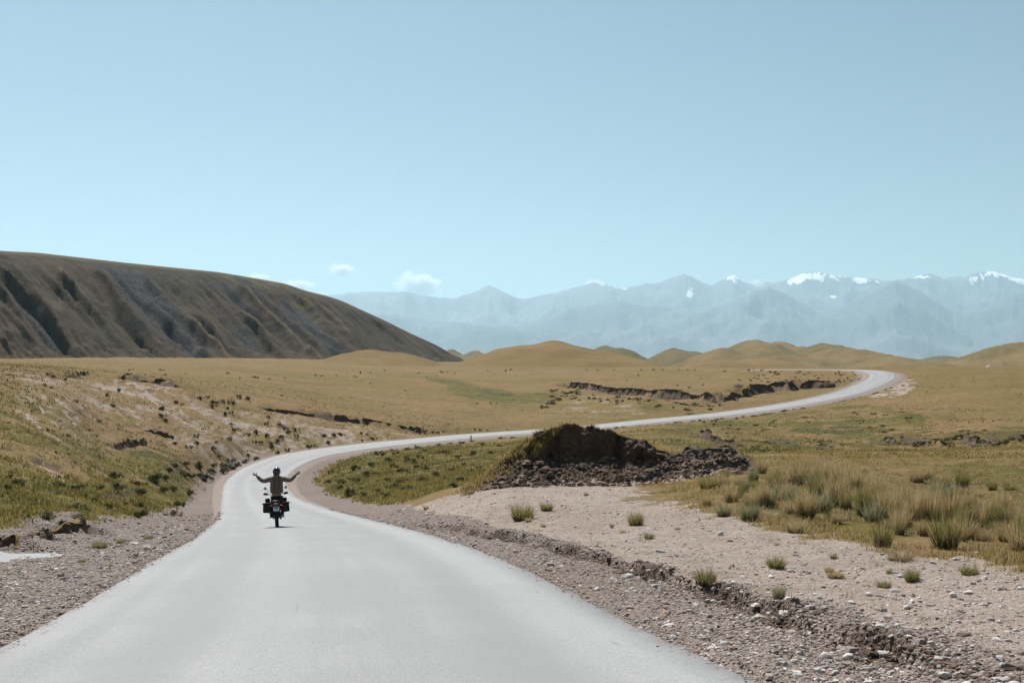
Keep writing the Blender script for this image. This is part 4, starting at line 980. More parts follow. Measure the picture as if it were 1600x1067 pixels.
# -- basin inside the bend
for (x0, y0, r_) in [(205,580,45),(290,595,35),(470,600,30),(505,530,35),(240,405,30),(530,300,20),(410,310,25),(340,450,35),(260,490,20),(465,490,25),(670,260,20),(985,225,18),(670,400,22),(740,405,20),(640,360,30),(990,490,35),(930,525,30),(600,340,24),(160,500,25),(140,540,25),(230,480,20),(1060,305,25),(880,300,20),(730,280,20),(840,295,20),(560,420,26),(700,480,30),(800,450,28),(620,540,34),(400,560,20),(760,520,24),(920,420,22),(1050,420,22),(1110,400,18),(360,380,22),(480,350,24),(560,500,28),(860,480,26),(1180,300,20),(950,330,20),(690,330,22),(1240,250,16),(1130,240,18),(80,430,18),(60,500,20),(300,540,20),(520,390,24),(740,560,24),(850,540,22),(1000,380,20)]:
    px, py = 500 + x0 / 4.444, 640 + y0 / 4.444; x, y, z = hit(px, py + r_ / 8); s_ = r_ / 4.444 * px_m(y)
    put('bush', random.choice(BUSH[random.choice(['green', 'grey', 'dark', 'brown'])]), x, y, z - .05, s_ * 1.7, s_ * 1.9, 'low bush among weeds in the basin inside the first bend', 'bush', 'bushes in the basin')
# -- specks of scrub on the open plain
PL = [(500 + x / 2.857, 380 + y / 2.857) for x, y in [(225,625),(380,660),(440,580),(475,597),(520,592),(290,562),(225,577),(180,578),(155,595),(120,582),(850,543),(830,570),(750,570),(1190,565),(1240,548),(1310,550),(1435,555),(1490,552),(1530,552),(1420,590),(1595,632),(600,580),(570,575),(540,575),(700,715),(760,715),(790,715),(1370,612)]]
PL += [(1040 + x / 4, 560 + y / 4) for x, y in [(75,168),(150,183),(235,165),(460,135),(640,127),(370,82),(550,68),(865,100),(810,118),(580,105),(520,75),(80,48),(135,45),(185,47),(220,125)]]
PL += [(x / 2.963, 380 + y / 2.963) for x, y in [(757,540),(860,603),(1055,602),(1305,705),(765,608),(1180,620),(1250,628),(1320,625),(1110,625),(1460,612),(1030,640),(600,580),(740,577),(1490,615),(1555,610)]] + [(396,589),(403,590)]
for px, py in PL:
    x, y, z = hit(px, max(py, 578.0) + 1.0)
    s_ = random.uniform(1.5, 2.9) * px_m(y)
    put('shrub', random.choice(BUSH['dark']), x, y, z - .05, s_ * 1.1, s_ * 1.5, 'tiny dark shrub standing alone on the open golden plain', 'shrub', 'scattered shrubs on the plain')
# -- scrub on the slope inside the far bend and in the cut banks of the plain
for k in range(70):
    px = random.uniform(1170, 1350); py = random.uniform(581, 606) if px > 1250 else random.uniform(579, 598)
    x, y, z = hit(px, py); 
    if float(road_query(np.array([x]), np.array([y]))[0][0]) < 5.5: continue
    s_ = random.uniform(1.4, 2.8) * px_m(y)
    put('shrub', random.choice(BUSH[random.choice(['dark', 'brown', 'brown'])]), x, y, z - .05, s_ * 1.2, s_ * 1.4, 'small shrub on the slope inside the far bend of the road', 'shrub', 'shrubs inside the far bend')
for k in range(75):
    t = random.random(); px = 860 + 270 * t; py = 606 + 26 * t + random.choice([random.uniform(3, 8), random.uniform(10, 16)]); 
    if k % 3 == 0: px = random.uniform(845, 905); py = 640 - (px - 845) * .45 + random.uniform(-6, 3)
    x, y, z = hit(px, py); s_ = random.uniform(2.2, 4.5) * px_m(y)
    if float(road_query(np.array([x]), np.array([y]))[0][0]) < 5.5: continue
    put('shrub', random.choice(BUSH[random.choice(['dark', 'dark', 'green'])]), x, y, z - .05, s_ * 1.3, s_ * 1.2, 'dark shrub in the eroded gully on the far side of the road', 'shrub', 'shrubs in the far gully')
# -- scrub on the right-hand slope and gully
for k in range(95):
    r0 = random.random()
    if r0 < .4: px = random.uniform(1150, 1320); py = random.uniform(690, 708)
    elif r0 < .75: px = random.uniform(1060, 1420); py = random.uniform(640, 690) + (1240 - px) * .03
    else: px = random.uniform(1380, 1600); py = random.uniform(672, 696)
    x, y, z = hit(px, py); s_ = random.uniform(2.2, 5.0) * px_m(y)
    if float(road_query(np.array([x]), np.array([y]))[0][0]) < 6.0: continue
    put('scrub_clump', random.choice(BUSH[random.choice(['dark', 'green', 'green', 'brown'])]), x, y, z - .05, s_ * 1.5, s_ * .95, 'low scrub clump on the green slope below the far road', 'scrub', 'scrub on the right slope')
for k in range(34):
    px = random.uniform(1385, 1600); py = np.interp(px, [1385, 1430, 1510, 1555, 1600], [688, 694, 684, 694, 684]) + random.uniform(-2, 5)
    x, y, z = hit(px, py); s_ = random.uniform(3.5, 7) * px_m(y)
    put('scrub_clump', random.choice(BUSH[random.choice(['dark', 'dark', 'green'])]), x, y, z - .05, s_ * 1.4, s_ * 1.0, 'low scrub clump on the green slope below the far road', 'scrub', 'scrub on the right slope')
# -- roadside weeds along the embankment of the far road
for k in range(60):
    i = random.randrange(int(len(RC) * .42), int(len(RC) * .78)); sgn = 1
    off_ = HALF + random.uniform(3.0, 7.0); x = RC[i, 0] + nrm_[i, 0] * off_ * sgn; y = RC[i, 1] + nrm_[i, 1] * off_ * sgn; z = float(ground_z(x, y)[0])
    s_ = random.uniform(.25, .6)
    put('bush', random.choice(BUSH[random.choice(['dark', 'green', 'green', 'grey'])]), x, y, z - .05, s_ * 1.2, s_ * .9, 'weedy bush at the foot of the far road embankment', 'bush', 'weeds below the road embankment')

# -- grass tussocks on the right, each at its place
A8 = lambda x, y: (1080 + x / 5.926, 660 + y / 5.926); B8 = lambda x, y: (1330 + x / 4.85, 680 + y / 4.85)
C8 = lambda x, y: (760 + x / 4.706, 640 + y / 4.706); D8 = lambda x, y: (1100 + x / 3.2, 860 + y / 3.2)
one = [  # pos, half width, height (px in the picture), kind, label
 (B8(710,862), 27, 66, 'green', 'biggest dark green grass tussock on the bare ground edge at right'),
 (B8(385,950), 20, 30, 'dead', 'withered brown grass clump collapsed in front of the green tussocks'),
 (B8(235,845), 18, 44, 'green', 'green tussock directly behind the withered brown clump'),
 (C8(265,805), 22, 28, 'green', 'spreading green tussock alone on pale ground before the mound'),
 (C8(440,742), 12, 16, 'green', 'compact green tussock between the mound and the spreading tussock'),
 (C8(1100,850), 15, 25, 'green', 'upright tussock with dry stalks in the middle of the pale ground'),
 (C8(1195,948), 9, 12, 'green', 'tiny tuft just in front of the upright tussock on pale ground'),
 (D8(360,85), 18, 22, 'green', 'bushy green weed near the pale round stone on the sand'),
 (D8(375,242), 12, 30, 'blue', 'thin spiky grey green tuft close to the trench edge'),
 (D8(1040,152), 15, 26, 'green', 'small leafy weed below the withered clump on stony sand'),
 (D8(15,172), 20, 30, 'green', 'bright green weed growing at the lip of the trench'),
 (D8(1330,122), 16, 20, 'green', 'low green tuft beside the big pale rock at right'),
 (A8(300,870), 15, 26, 'blue', 'left of two grey blue tussocks at the edge of the grass'),
 (A8(540,905), 18, 34, 'blue', 'right of two grey blue tussocks at the edge of the grass'),
 (A8(640,475), 14, 30, 'tall', 'tussock with a shaded base at the end of the mound'),
]
for (px, py), hw, hh, k, lb in one:
    x, y, z = hit(px, py); put('grass_tussock', random.choice(TUS[k]), x, y, z - .03, hw * px_m(y) * 1.9, hh * px_m(y) * 1.2, lb, 'grass', 'tussocks right of the road')
mid_t = [(A8(370,740),14,28,'straw'),(A8(140,770),9,20,'straw'),(A8(320,510),8,16,'green'),(A8(730,775),11,24,'blue'),(A8(850,645),16,22,'dead'),(A8(960,1020),20,26,'straw'),(A8(1060,885),20,48,'tall'),(A8(1000,585),20,42,'tall'),(A8(1150,690),16,36,'green'),(A8(1300,905),11,18,'green'),(A8(1340,775),22,52,'tall'),(A8(1430,805),13,30,'green'),(A8(1580,855),12,40,'green'),(A8(540,605),14,16,'green'),(A8(150,610),18,18,'green'),(A8(930,760),14,30,'blue'),(A8(1180,560),16,34,'straw'),(A8(1280,560),18,40,'straw'),(A8(1400,600),20,42,'straw'),(A8(1090,460),16,30,'straw'),(A8(1500,650),18,40,'straw'),
 (B8(100,612),17,48,'green'),(B8(250,655),20,52,'tall'),(B8(320,610),18,44,'tall'),(B8(870,705),18,42,'green'),(B8(1000,800),13,28,'dead'),(B8(1130,690),13,36,'green'),(B8(1190,805),20,36,'tall'),(B8(1280,905),20,50,'straw'),(B8(860,442),15,17,'dead'),(B8(1070,415),9,15,'green'),(B8(600,640),20,46,'straw'),(B8(480,640),22,48,'straw'),(B8(950,700),16,42,'straw'),(B8(760,640),18,46,'straw'),(B8(1060,640),16,36,'straw'),(B8(1240,690),18,38,'straw'),(B8(380,520),16,34,'straw'),(B8(200,470),16,36,'straw'),(B8(640,560),16,34,'straw'),(B8(880,560),16,30,'straw'),(B8(1150,560),16,30,'straw'),(B8(60,430),14,30,'straw'),(B8(1300,780),18,40,'tall'),(B8(820,800),14,30,'tall'),(B8(540,760),12,28,'tall')]
for (px, py), hw, hh, k in mid_t:
    x, y, z = hit(px, py); put('grass_tussock', random.choice(TUS[k]), x, y, z - .03, hw * px_m(y) * 1.9, hh * px_m(y) * 1.35, 'feathery grass tussock in the tall dry grass belt at right', 'grass', 'tussocks in the tall grass belt')
for k in range(110):
    px = random.uniform(1120, 1900); lo = np.interp(px, [1120, 1200, 1330, 1600, 1900], [790, 815, 830, 850, 862]); py = random.uniform(np.interp(px, [1120, 1300, 1600, 1700], [752, 738, 745, 750]), lo)
    x, y, z = hit(px, py); hh = random.uniform(.35, 1.05); put('grass_tussock', random.choice(TUS[random.choice(['straw', 'tall', 'tall', 'green', 'green', 'blue'])]), x, y, z - .03, random.uniform(.35, .85), hh, 'feathery grass tussock in the tall dry grass belt at right', 'grass', 'tussocks in the tall grass belt')
for k in range(16):
    px = random.uniform(640, 1560); py = np.interp(px, [640, 900, 1100, 1300, 1560], [785, 790, 815, 870, 900]) + random.uniform(-22, 40)
    x, y, z = hit(px, py); s_ = random.uniform(.12, .32); put('grass_tuft', random.choice(TUS[random.choice(['green', 'straw', 'straw'])]), x, y, z - .01, s_, s_ * random.uniform(.5, .9), 'little grass tuft sprouting from the pale sandy ground', 'grass', 'tufts on the sandy ground')
for (px, py, hw, hh) in [(155,856,14,16),(190,848,9,10),(232,842,9,10),(128,878,8,8),(170,885,7,7)]:
    x, y, z = hit(px, py); put('grass_tuft', random.choice(TUS['green']), x, y, z - .02, hw * px_m(y) * 1.9, hh * px_m(y), 'yellow green weed tuft in the gravel left of the road', 'grass', 'weeds in the left gravel')

# -- grass cover nobody could count
def cover(name, pos, hmin, hmax, wid, cols, label, lean=.5, per=4):
    n = len(pos); V = np.zeros((n * per, 3, 3), np.float32); C = np.ones((n * per, 3, 4), np.float32)
    r = rng; base = np.repeat(pos, per, 0); N = len(base)
    off = r.normal(0, 1, (N, 2)) * wid * 4; h = r.uniform(hmin, hmax, N); a_ = r.uniform(0, 2 * math.pi, N); rt = r.uniform(0, math.pi, N); w = wid * r.uniform(.6, 1.4, N); ln = r.uniform(0, lean, N)
    bx, by, bz = base[:, 0] + off[:, 0], base[:, 1] + off[:, 1], base[:, 2] - .02
    V[:, 0] = np.stack([bx - np.cos(rt) * w, by - np.sin(rt) * w, bz], 1); V[:, 1] = np.stack([bx + np.cos(rt) * w, by + np.sin(rt) * w, bz], 1)
    V[:, 2] = np.stack([bx + np.cos(a_) * h * ln, by + np.sin(a_) * h * ln, bz + h], 1)
    cc = np.array(cols)[np.repeat(r.integers(0, len(cols), n), per)] * r.uniform(.75, 1.25, (N, 1))
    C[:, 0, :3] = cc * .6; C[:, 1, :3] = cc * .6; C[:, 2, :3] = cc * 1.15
    o = mesh_np(name, V.reshape(-1, 3), np.arange(N * 3).reshape(-1, 3), MAT_GRASS, {'tone': C.reshape(-1, 4)}, smooth=False)
    return tag(o, label, 'grass', kind='stuff')
def scatter(n, px0, px1, d0, d1, keep):
    d = np.exp(rng.uniform(math.log(d0), math.log(d1), n)); u = (rng.uniform(px0, px1, n) - CX) / F; x = u * d; y = d
    k = keep(x, y) > rng.uniform(0, 1, n); x, y = x[k], y[k]; return np.stack([x, y, ground_z(x, y)], 1)
def offroad(x, y, m_=1.5):
    return road_query(x, y)[0] - HALF > m_
GC = [(.22, .165, .045), (.3, .205, .06), (.13, .12, .035), (.38, .25, .095), (.33, .22, .07)]
SC = [(.42, .27, .11), (.5, .35, .18), (.34, .22, .085), (.56, .41, .24)]
bare = lambda x, y: (1 - mask_at(x, y, SOIL)) * (1 - mask_at(x, y, GRAV)) * offroad(x, y)
P_ = scatter(46000, -60, 460, 36, 150, lambda x, y: bare(x, y) * (.1 + .9 * mask_at(x, y, GREEN)) * sstep(-.35, .35, fbm(x / 3, y / 3, 3, 601)))
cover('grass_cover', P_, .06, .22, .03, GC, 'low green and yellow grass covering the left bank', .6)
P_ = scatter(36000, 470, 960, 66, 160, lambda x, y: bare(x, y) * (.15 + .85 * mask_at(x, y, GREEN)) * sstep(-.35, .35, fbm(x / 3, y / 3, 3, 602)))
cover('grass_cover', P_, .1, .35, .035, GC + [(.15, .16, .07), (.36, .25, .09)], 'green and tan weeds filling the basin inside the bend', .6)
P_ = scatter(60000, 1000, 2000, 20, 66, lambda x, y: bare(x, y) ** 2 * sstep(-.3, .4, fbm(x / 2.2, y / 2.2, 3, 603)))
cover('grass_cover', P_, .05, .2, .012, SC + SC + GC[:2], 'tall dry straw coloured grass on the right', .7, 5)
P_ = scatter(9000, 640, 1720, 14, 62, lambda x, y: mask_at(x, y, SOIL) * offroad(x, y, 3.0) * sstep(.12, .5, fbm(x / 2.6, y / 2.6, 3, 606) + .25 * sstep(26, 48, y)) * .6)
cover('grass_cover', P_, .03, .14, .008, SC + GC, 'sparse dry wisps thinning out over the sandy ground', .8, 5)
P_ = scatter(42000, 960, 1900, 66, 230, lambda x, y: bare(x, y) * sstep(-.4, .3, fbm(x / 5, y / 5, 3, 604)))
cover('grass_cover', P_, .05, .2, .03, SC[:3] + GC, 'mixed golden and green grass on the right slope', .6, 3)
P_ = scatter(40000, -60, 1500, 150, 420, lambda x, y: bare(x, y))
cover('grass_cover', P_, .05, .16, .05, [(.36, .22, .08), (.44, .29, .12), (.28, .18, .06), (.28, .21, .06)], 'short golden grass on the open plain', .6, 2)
DT = [(.05, .05, .018), (.07, .06, .022), (.09, .075, .03), (.04, .042, .016)]
P_ = scatter(9000, -60, 720, 95, 215, lambda x, y: (1 - mask_at(x, y, GRAV)) * offroad(x, y, 2.0) * (.15 + .85 * sstep(-.2, .5, fbm(x / 9, y / 9, 3, 611))))
cover('scrub_cover', P_, .12, .34, .06, DT, 'tiny dark tufts speckling the left bank and plain edge', .7, 4)
P_ = scatter(4500, -60, 330, 40, 95, lambda x, y: (1 - mask_at(x, y, GRAV)) * offroad(x, y, 2.0) * sstep(-.2, .5, fbm(x / 5, y / 5, 3, 612)))
cover('scrub_cover', P_, .1, .3, .035, DT + [(.12, .12, .035)], 'tiny dark tufts among the grass of the left hollow', .7, 5)
P_ = scatter(9000, 960, 1720, 85, 300, lambda x, y: bare(x, y) * sstep(-.15, .5, fbm(x / 12, y / 12, 3, 613)))
cover('scrub_cover', P_, .1, .32, .06, DT, 'tiny dark tufts speckling the right slope', .7, 4)
P_ = scatter(5000, 480, 900, 80, 165, lambda x, y: bare(x, y) * sstep(-.15, .5, fbm(x / 6, y / 6, 3, 614)))
cover('scrub_cover', P_, .12, .36, .05, DT + [(.1, .11, .05)], 'tiny dark tufts among the weeds of the basin', .7, 4)
P_ = scatter(5000, -60, 1500, 220, 520, lambda x, y: bare(x, y) * sstep(.0, .5, fbm(x / 30, y / 30, 3, 615)))
cover('scrub_cover', P_, .1, .3, .1, DT, 'tiny dark tufts dotted over the plain', .7, 3)
# turf on the mound's top and left flank
mv = MOUND_V; ii = rng.integers(0, mv.shape[0] - 1, 9000); jj = rng.integers(int(.1 * mv.shape[1]), mv.shape[1] - 1, 9000); tv = jj / mv.shape[1]
ok = (tv > .63) | (tv > np.interp(690 + 540 * ii / mv.shape[0], [730, 792, 830, 853, 876, 895], [.1, .22, .33, .48, .6, .66])); P_ = mv[ii[ok], jj[ok]]
cover('grass_cover', P_, .08, .28, .018, SC + GC[:2], 'golden turf on the mound top and its left flank', .7, 4)

# ------------------------------------------------------------------ stones
m = NT('stone'); c = m.coord(); oi = m.n('ShaderNodeObjectInfo'); a = m.noise(c, 3, 4, .6); b = m.noise(c, 14, 3, .6)
col = m.mix(m.rng(oi.outputs['Random'], 0, 1, smooth=False), (.42, .385, .35), (.66, .61, .56)); col = m.mix(m.rng(a, .4, .7, 0, .5), col, (.34, .3, .265)); col = m.mix(m.rng(b, .5, .7, 0, .3), col, (.66, .62, .57))
MAT_STONE = m.done(m.pbr(col, .85, m.bump(b, .4, .03), .25))
def stone_mesh(seed, sub=2, flat=.62):
    bm = bmesh.new(); bmesh.ops.create_icosphere(bm, subdivisions=sub, radius=1.0); r = np.random.default_rng(seed)
    pl = [(r.normal(0, 1, 3), r.uniform(.55, .9)) for _ in range(9)]
    ax = r.uniform(.75, 1.25, 3)
    for v in bm.verts:
        p = np.array(v.co)
        for n_, d_ in pl:
            n_ = n_ / np.linalg.norm(n_); e = p @ n_
            if e > d_: p = p - n_ * (e - d_) * .9
        v.co = p * ax * np.array([1, 1, flat]) * (1 + .05 * r.normal())
    me = bpy.data.meshes.new('stone'); bm.to_mesh(me); bm.free(); me.materials.append(MAT_STONE)
    for f in me.polygons: f.use_smooth = sub > 2
    return me
STN = [stone_mesh(500 + i, 2) for i in range(9)]
def stone(px, py, rpx, label, group, me=None, name='stone'):
    x, y, z = hit(px, py); s_ = rpx * px_m(y) * 1.2; o = bpy.data.objects.new(name, me or random.choice(STN)); scene.collection.objects.link(o)
    o.location = (x, y, z + s_ * .22); o.scale = (s_ * random.uniform(.85, 1.25), s_ * random.uniform(.8, 1.1), s_ * random.uniform(.75, 1.05)); o.rotation_euler = (random.uniform(-.3, .3), random.uniform(-.3, .3), random.uniform(0, 6.28))
    return tag(o, label, 'stone', group)
G_ = 'stones right of the road'
for x0, y0, r_, lb in [(435,110,7,'pale round stone beside the bushy green weed on the sand'),(740,266,7,'round grey stone sitting alone on the sand'),(825,225,7,'broad pale stone behind the round grey one'),(872,298,7,'white stone at the left of a small pair on sand'),(920,342,8,'flat white stone in front of the white pair'),
      (1168,296,9,'sharp edged grey stone with a dark shaded side'),(1438,347,11,'long flat grey stone near the right edge'),(1478,362,6,'small stone touching the long flat one'),(1395,105,10,'big pale rock at the edge of the grass'),(1322,214,7,'pale stone up the sand from the sharp grey one'),(1245,228,8,'brownish flat stone right of centre on the sand'),
      (268,334,11,'large pale slab lying in the trench mouth'),(570,603,15,'largest pale stone in the foreground gravel'),(635,600,10,'pale stone touching the largest foreground stone'),(395,567,9,'rounded stone in the gravel left of the largest one'),(125,523,11,'flat stone nearest the asphalt edge'),(85,460,9,'dark stone in the gravel beside the asphalt'),(1500,580,15,'big flat stone on the trench rim at lower right'),(1140,612,11,'pale stone on the bottom edge by the trench'),
      (940,440,12,'long white slab on the trench rim'),(345,480,9,'dark flat stone in the middle of the gravel'),(720,545,5,'small bright white pebble in the gravel'),(690,495,8,'greenish white flat stone in the gravel'),(1270,360,6,'white stone left of the long flat grey stone'),(1520,455,7,'half buried stone near the lower right corner')]:
    stone(1100 + x0 / 3.2, 860 + y0 / 3.2, r_ * 1.15 / 1.4 if r_ < 9 else r_ / 2.4, lb, G_)
for px, py, r_, lb in [(1126,836,6,'dark rounded stone on the pale ground before the tussocks'),(210,850,4.5,'grey stone standing in the left gravel'),(230,857,6,'dark flat stone beside the grey one in left gravel'),(83,868,4,'stone at the tip of the pale stream'),(60,942,3.5,'small dark stone low in the left gravel')]:
    stone(px, py, r_, lb, 'stones')
for k in range(170):
    while True:
        px = random.uniform(900, 1640); py = random.uniform(860, 1075); e = np.interp(px, [900, 960, 1160, 1700], [930, 965, 1072, 1350])
        if py < e - 4: break
    tr = np.interp(px, [900, 1200, 1560], [883, 970, 1075]); ing = py > tr - 8
    stone(px, py, random.choice([2.4, 3, 3.5, 4, 5, 7]) * (py - 700) / 300, 'small stone lying loose in the gravel or sand right of the road', G_)
for k in range(70):
    px = random.uniform(-20, 300); e = np.interp(px, [-20, 0, 150, 300], [1020, 1010, 932, 842]); py = random.uniform(e - 130 + px * .2, e - 5)
    if py < 840: continue
    stone(px, py, random.choice([1.6, 2, 2.4, 3]) * (py - 700) / 220, 'small stone lying loose in the gravel left of the road', 'stones left of the road')

def gravel(name, pos, size, cols, label):
    """many tiny angular stones as one mesh"""
    base = np.array([[1,0,-.2],[.3,.95,-.25],[-.8,.6,-.2],[-.85,-.5,-.25],[.2,-1,-.2],[.62,.25,.55],[-.35,.6,.5],[-.5,-.4,.6],[.35,-.6,.5]])
    fc = np.array([[0,1,5],[1,6,5],[1,2,6],[2,7,6],[2,3,7],[3,8,7],[3,4,8],[4,0,8],[0,5,8],[5,6,7],[5,7,8]]); NB = 9
    n = len(pos); a_ = rng.uniform(0, 2 * math.pi, n); s_ = size
    V = np.repeat(base[None], n, 0) * (1 + .3 * rng.normal(0, 1, (n, NB, 3)) * np.array([.6, .6, .5])); V *= np.stack([rng.uniform(.7, 1.3, n), rng.uniform(.5, 1.0, n), rng.uniform(.35, .8, n)], 1)[:, None]
    ca, sa = np.cos(a_)[:, None], np.sin(a_)[:, None]; X = V[..., 0] * ca - V[..., 1] * sa; Y = V[..., 0] * sa + V[..., 1] * ca
    Vw = np.stack([X, Y, V[..., 2]], -1) * s_[:, None, None] + pos[:, None]
    Vw[..., 2] += s_[:, None] * .12
    cc = np.ones((n, NB, 4)); cc[..., :3] = (np.array(cols)[rng.integers(0, len(cols), n)] * rng.uniform(.75, 1.25, (n, 1)))[:, None]
    o = mesh_np(name, Vw.reshape(-1, 3), (fc[None] + (np.arange(n) * NB)[:, None, None]).reshape(-1, 3), MAT_GRAVEL, {'tone': cc.reshape(-1, 4)}, smooth=False)
    return tag(o, label, 'gravel', kind='stuff')
m = NT('gravel_stones'); at = m.attr('tone'); c = m.coord(); n = m.noise(c, 30, 3); MAT_GRAVEL = m.done(m.pbr(m.mix(m.rng(n, .35, .7, 0, .4), at.outputs['Color'], (.14, .11, .095)), .9, None, .2))
GV = [(.3, .24, .205), (.42, .36, .32), (.2, .148, .12), (.55, .49, .45), (.27, .19, .145), (.36, .3, .265)]
def band(n, side_, d0, d1, dens):
    d = np.exp(rng.uniform(math.log(d0), math.log(d1), n)); px = rng.uniform(-120, 620, n) if side_ < 0 else rng.uniform(480, 1900, n); x = (px - CX) / F * d; y = d
    q_ = road_query(x, y); e = q_[0] - HALF; k = (q_[1] * side_ > 0) & (e > .02) & (dens(x, y, e) > rng.uniform(0, 1, n)); x, y = x[k], y[k]
    return np.stack([x, y, ground_z(x, y)], 1)
def gsize(n, y): return np.clip(np.exp(rng.normal(math.log(.013), .55, n)), .007, .07) * (1 + y / 45)
P_ = band(62000, 1, 8.0, 60, lambda x, y, e: .03 + .9 * mask_at(x, y, GRAV) + .12 * mask_at(x, y, SOIL) + .5 * mask_at(x, y, DARK))
gravel('gravel', P_, gsize(len(P_), P_[:, 1]), GV, 'loose angular gravel along the right side of the road')
P_ = band(52000, -1, 8.0, 70, lambda x, y, e: .02 + .9 * mask_at(x, y, GRAV) + .2 * mask_at(x, y, SOIL))
gravel('gravel', P_, gsize(len(P_), P_[:, 1]), GV, 'loose angular gravel along the left side of the road')
P_ = scatter(10000, 480, 2000, 12, 62, lambda x, y: mask_at(x, y, SOIL) * offroad(x, y, 2.5))
gravel('gravel', P_, gsize(len(P_), P_[:, 1]) * .9, GV[:4], 'scattered pebbles over the pale sandy ground')
# grit spilled over both edges of the asphalt
ii_ = np.nonzero((RC[:, 1] > 7.5) & (RC[:, 1] < 70))[0]; kk_ = rng.choice(ii_, 3500); sg_ = rng.choice([-1, 1], 3500); of_ = HALF + .08 - np.abs(rng.normal(0, .12, 3500)); tt_ = rng.uniform(-.4, .4, 3500)
P_ = np.stack([RC[kk_, 0] + nrm_[kk_, 0] * of_ * sg_ + tan_[kk_, 0] * tt_, RC[kk_, 1] + nrm_[kk_, 1] * of_ * sg_ + tan_[kk_, 1] * tt_, RC[kk_, 2] + .004], 1)
gravel('gravel', P_, np.clip(np.exp(rng.normal(math.log(.008), .5, len(P_))), .004, .03) * (1 + P_[:, 1] / 40), GV, 'fine grit spilled over the edges of the asphalt')
# clods tumbled down the mound's face
ii = rng.integers(10, mv.shape[0] - 10, 5200); jj = (rng.uniform(0.01, .36, 5200) * mv.shape[1]).astype(int); P_ = mv[ii, jj].copy()
gravel('earth_clods', P_, np.clip(np.exp(rng.normal(math.log(.036), .85, len(P_))), .01, .34), [(.125, .08, .053), (.17, .115, .08), (.085, .056, .038), (.22, .155, .115)], 'dark earth clods tumbled down the mound face')
BLK_ = [(1062,708,.3),(1078,701,.35),(1092,700,.42),(1108,704,.3),(1122,700,.38),(1134,698,.45),(1146,704,.3),(1158,712,.35),(1170,720,.3),(1186,730,.26),(984,688,.26),(1000,694,.3),(1016,702,.36),(1032,709,.3),(1046,715,.34),(842,677,.28),(852,675,.2),(1000,740,.22),(955,744,.25),(963,748,.2),(1085,735,.3),(1110,738,.22),(1060,742,.2)]
P_ = np.array([((px - CX) / F * 60.6 * S, 60.6 * S, (HY - py) / F * 60.6 * S - sz * .5) for px, py, sz in BLK_])
gravel('earth_clods', P_, np.array([b[2] for b in BLK_]) * 1.1, [(.085, .057, .04), (.06, .04, .03)], 'big dark blocks of earth broken off the mound')
# broken clods along the trench lip
xx, yy = [], []
TP = poly_world([(640,807),(700,818),(800,848),(900,883),(1000,912),(1100,942),(1200,972),(1300,1005),(1400,1035),(1560,1078)])
for k in range(2600):
    i = random.randrange(len(TP) - 1); t = random.random(); p = TP[i] * (1 - t) + TP[i + 1] * t; xx.append(p[0] + random.gauss(0, .16)); yy.append(p[1] + random.gauss(-.05, .16))
P_ = np.stack([xx, yy, ground_z(xx, yy)], 1)
gravel('earth_clods', P_, np.clip(np.exp(rng.normal(math.log(.024), .5, len(P_))), .01, .07), [(.12, .08, .058), (.17, .12, .09), (.085, .058, .043), (.26, .2, .165)], 'brown earth clods broken along the trench beside the road')
# block of earth left standing at the mound's left end, and two short posts by the far road
def post(px, py, h, r_, col, label):
    x, y, z = hit(px, py); bm = bmesh.new()
    bmesh.ops.create_cone(bm, cap_ends=True, segments=10, radius1=r_ * 1.1, radius2=r_, depth=h, matrix=Matrix.Translation((0, 0, h / 2)))
    bmesh.ops.create_cone(bm, cap_ends=True, segments=10, radius1=r_, radius2=r_ * .35, depth=h * .12, matrix=Matrix.Translation((0, 0, h * 1.055)))
    me = bpy.data.meshes.new('roadside_post'); bm.to_mesh(me); bm.free(); me.materials.append(simple_mat('post_paint', col, .7))
    o = link(bpy.data.objects.new('roadside_post', me)); o.location = (x, y, z - .05); tag(o, label, 'post')
post(736, 688, .75, .09, (.04, .035, .03), 'short dark post at the near edge of the straight road')
post(661, 674, .9, .13, (.5, .42, .36), 'short pale stub standing at the end of the cut bank')
# ------------------------------------------------------------------ motorcycle
def bm_obj(name, bm, mat, parent, smooth=True):
    me = bpy.data.meshes.new(name); bmesh.ops.recalc_face_normals(bm, faces=bm.faces); bm.to_mesh(me); bm.free()
    for p in me.polygons: p.use_smooth = smooth
    me.materials.append(mat); return link(bpy.data.objects.new(name, me), parent)
def b_box(bm, c, s, rot=(0, 0, 0), bev=.02, taper=1.0):
    g = bmesh.ops.create_cube(bm, size=1.0); vs = g['verts']
    for v in vs:
        k = taper if v.co.z > 0 else 1.0; v.co = Vector((v.co.x * s[0] * k, v.co.y * s[1] * k, v.co.z * s[2]))
    es = list({e for v in vs for e in v.link_edges})
    r = bmesh.ops.bevel(bm, geom=es, offset=bev, segments=3, affect='EDGES', profile=.6)
    vv = {v for f in r['faces'] for v in f.verts} | {v for v in vs if v.is_valid}
    M = Matrix.Translation(c) @ Euler(rot).to_matrix().to_4x4()
    for v in vv: v.co = M @ v.co
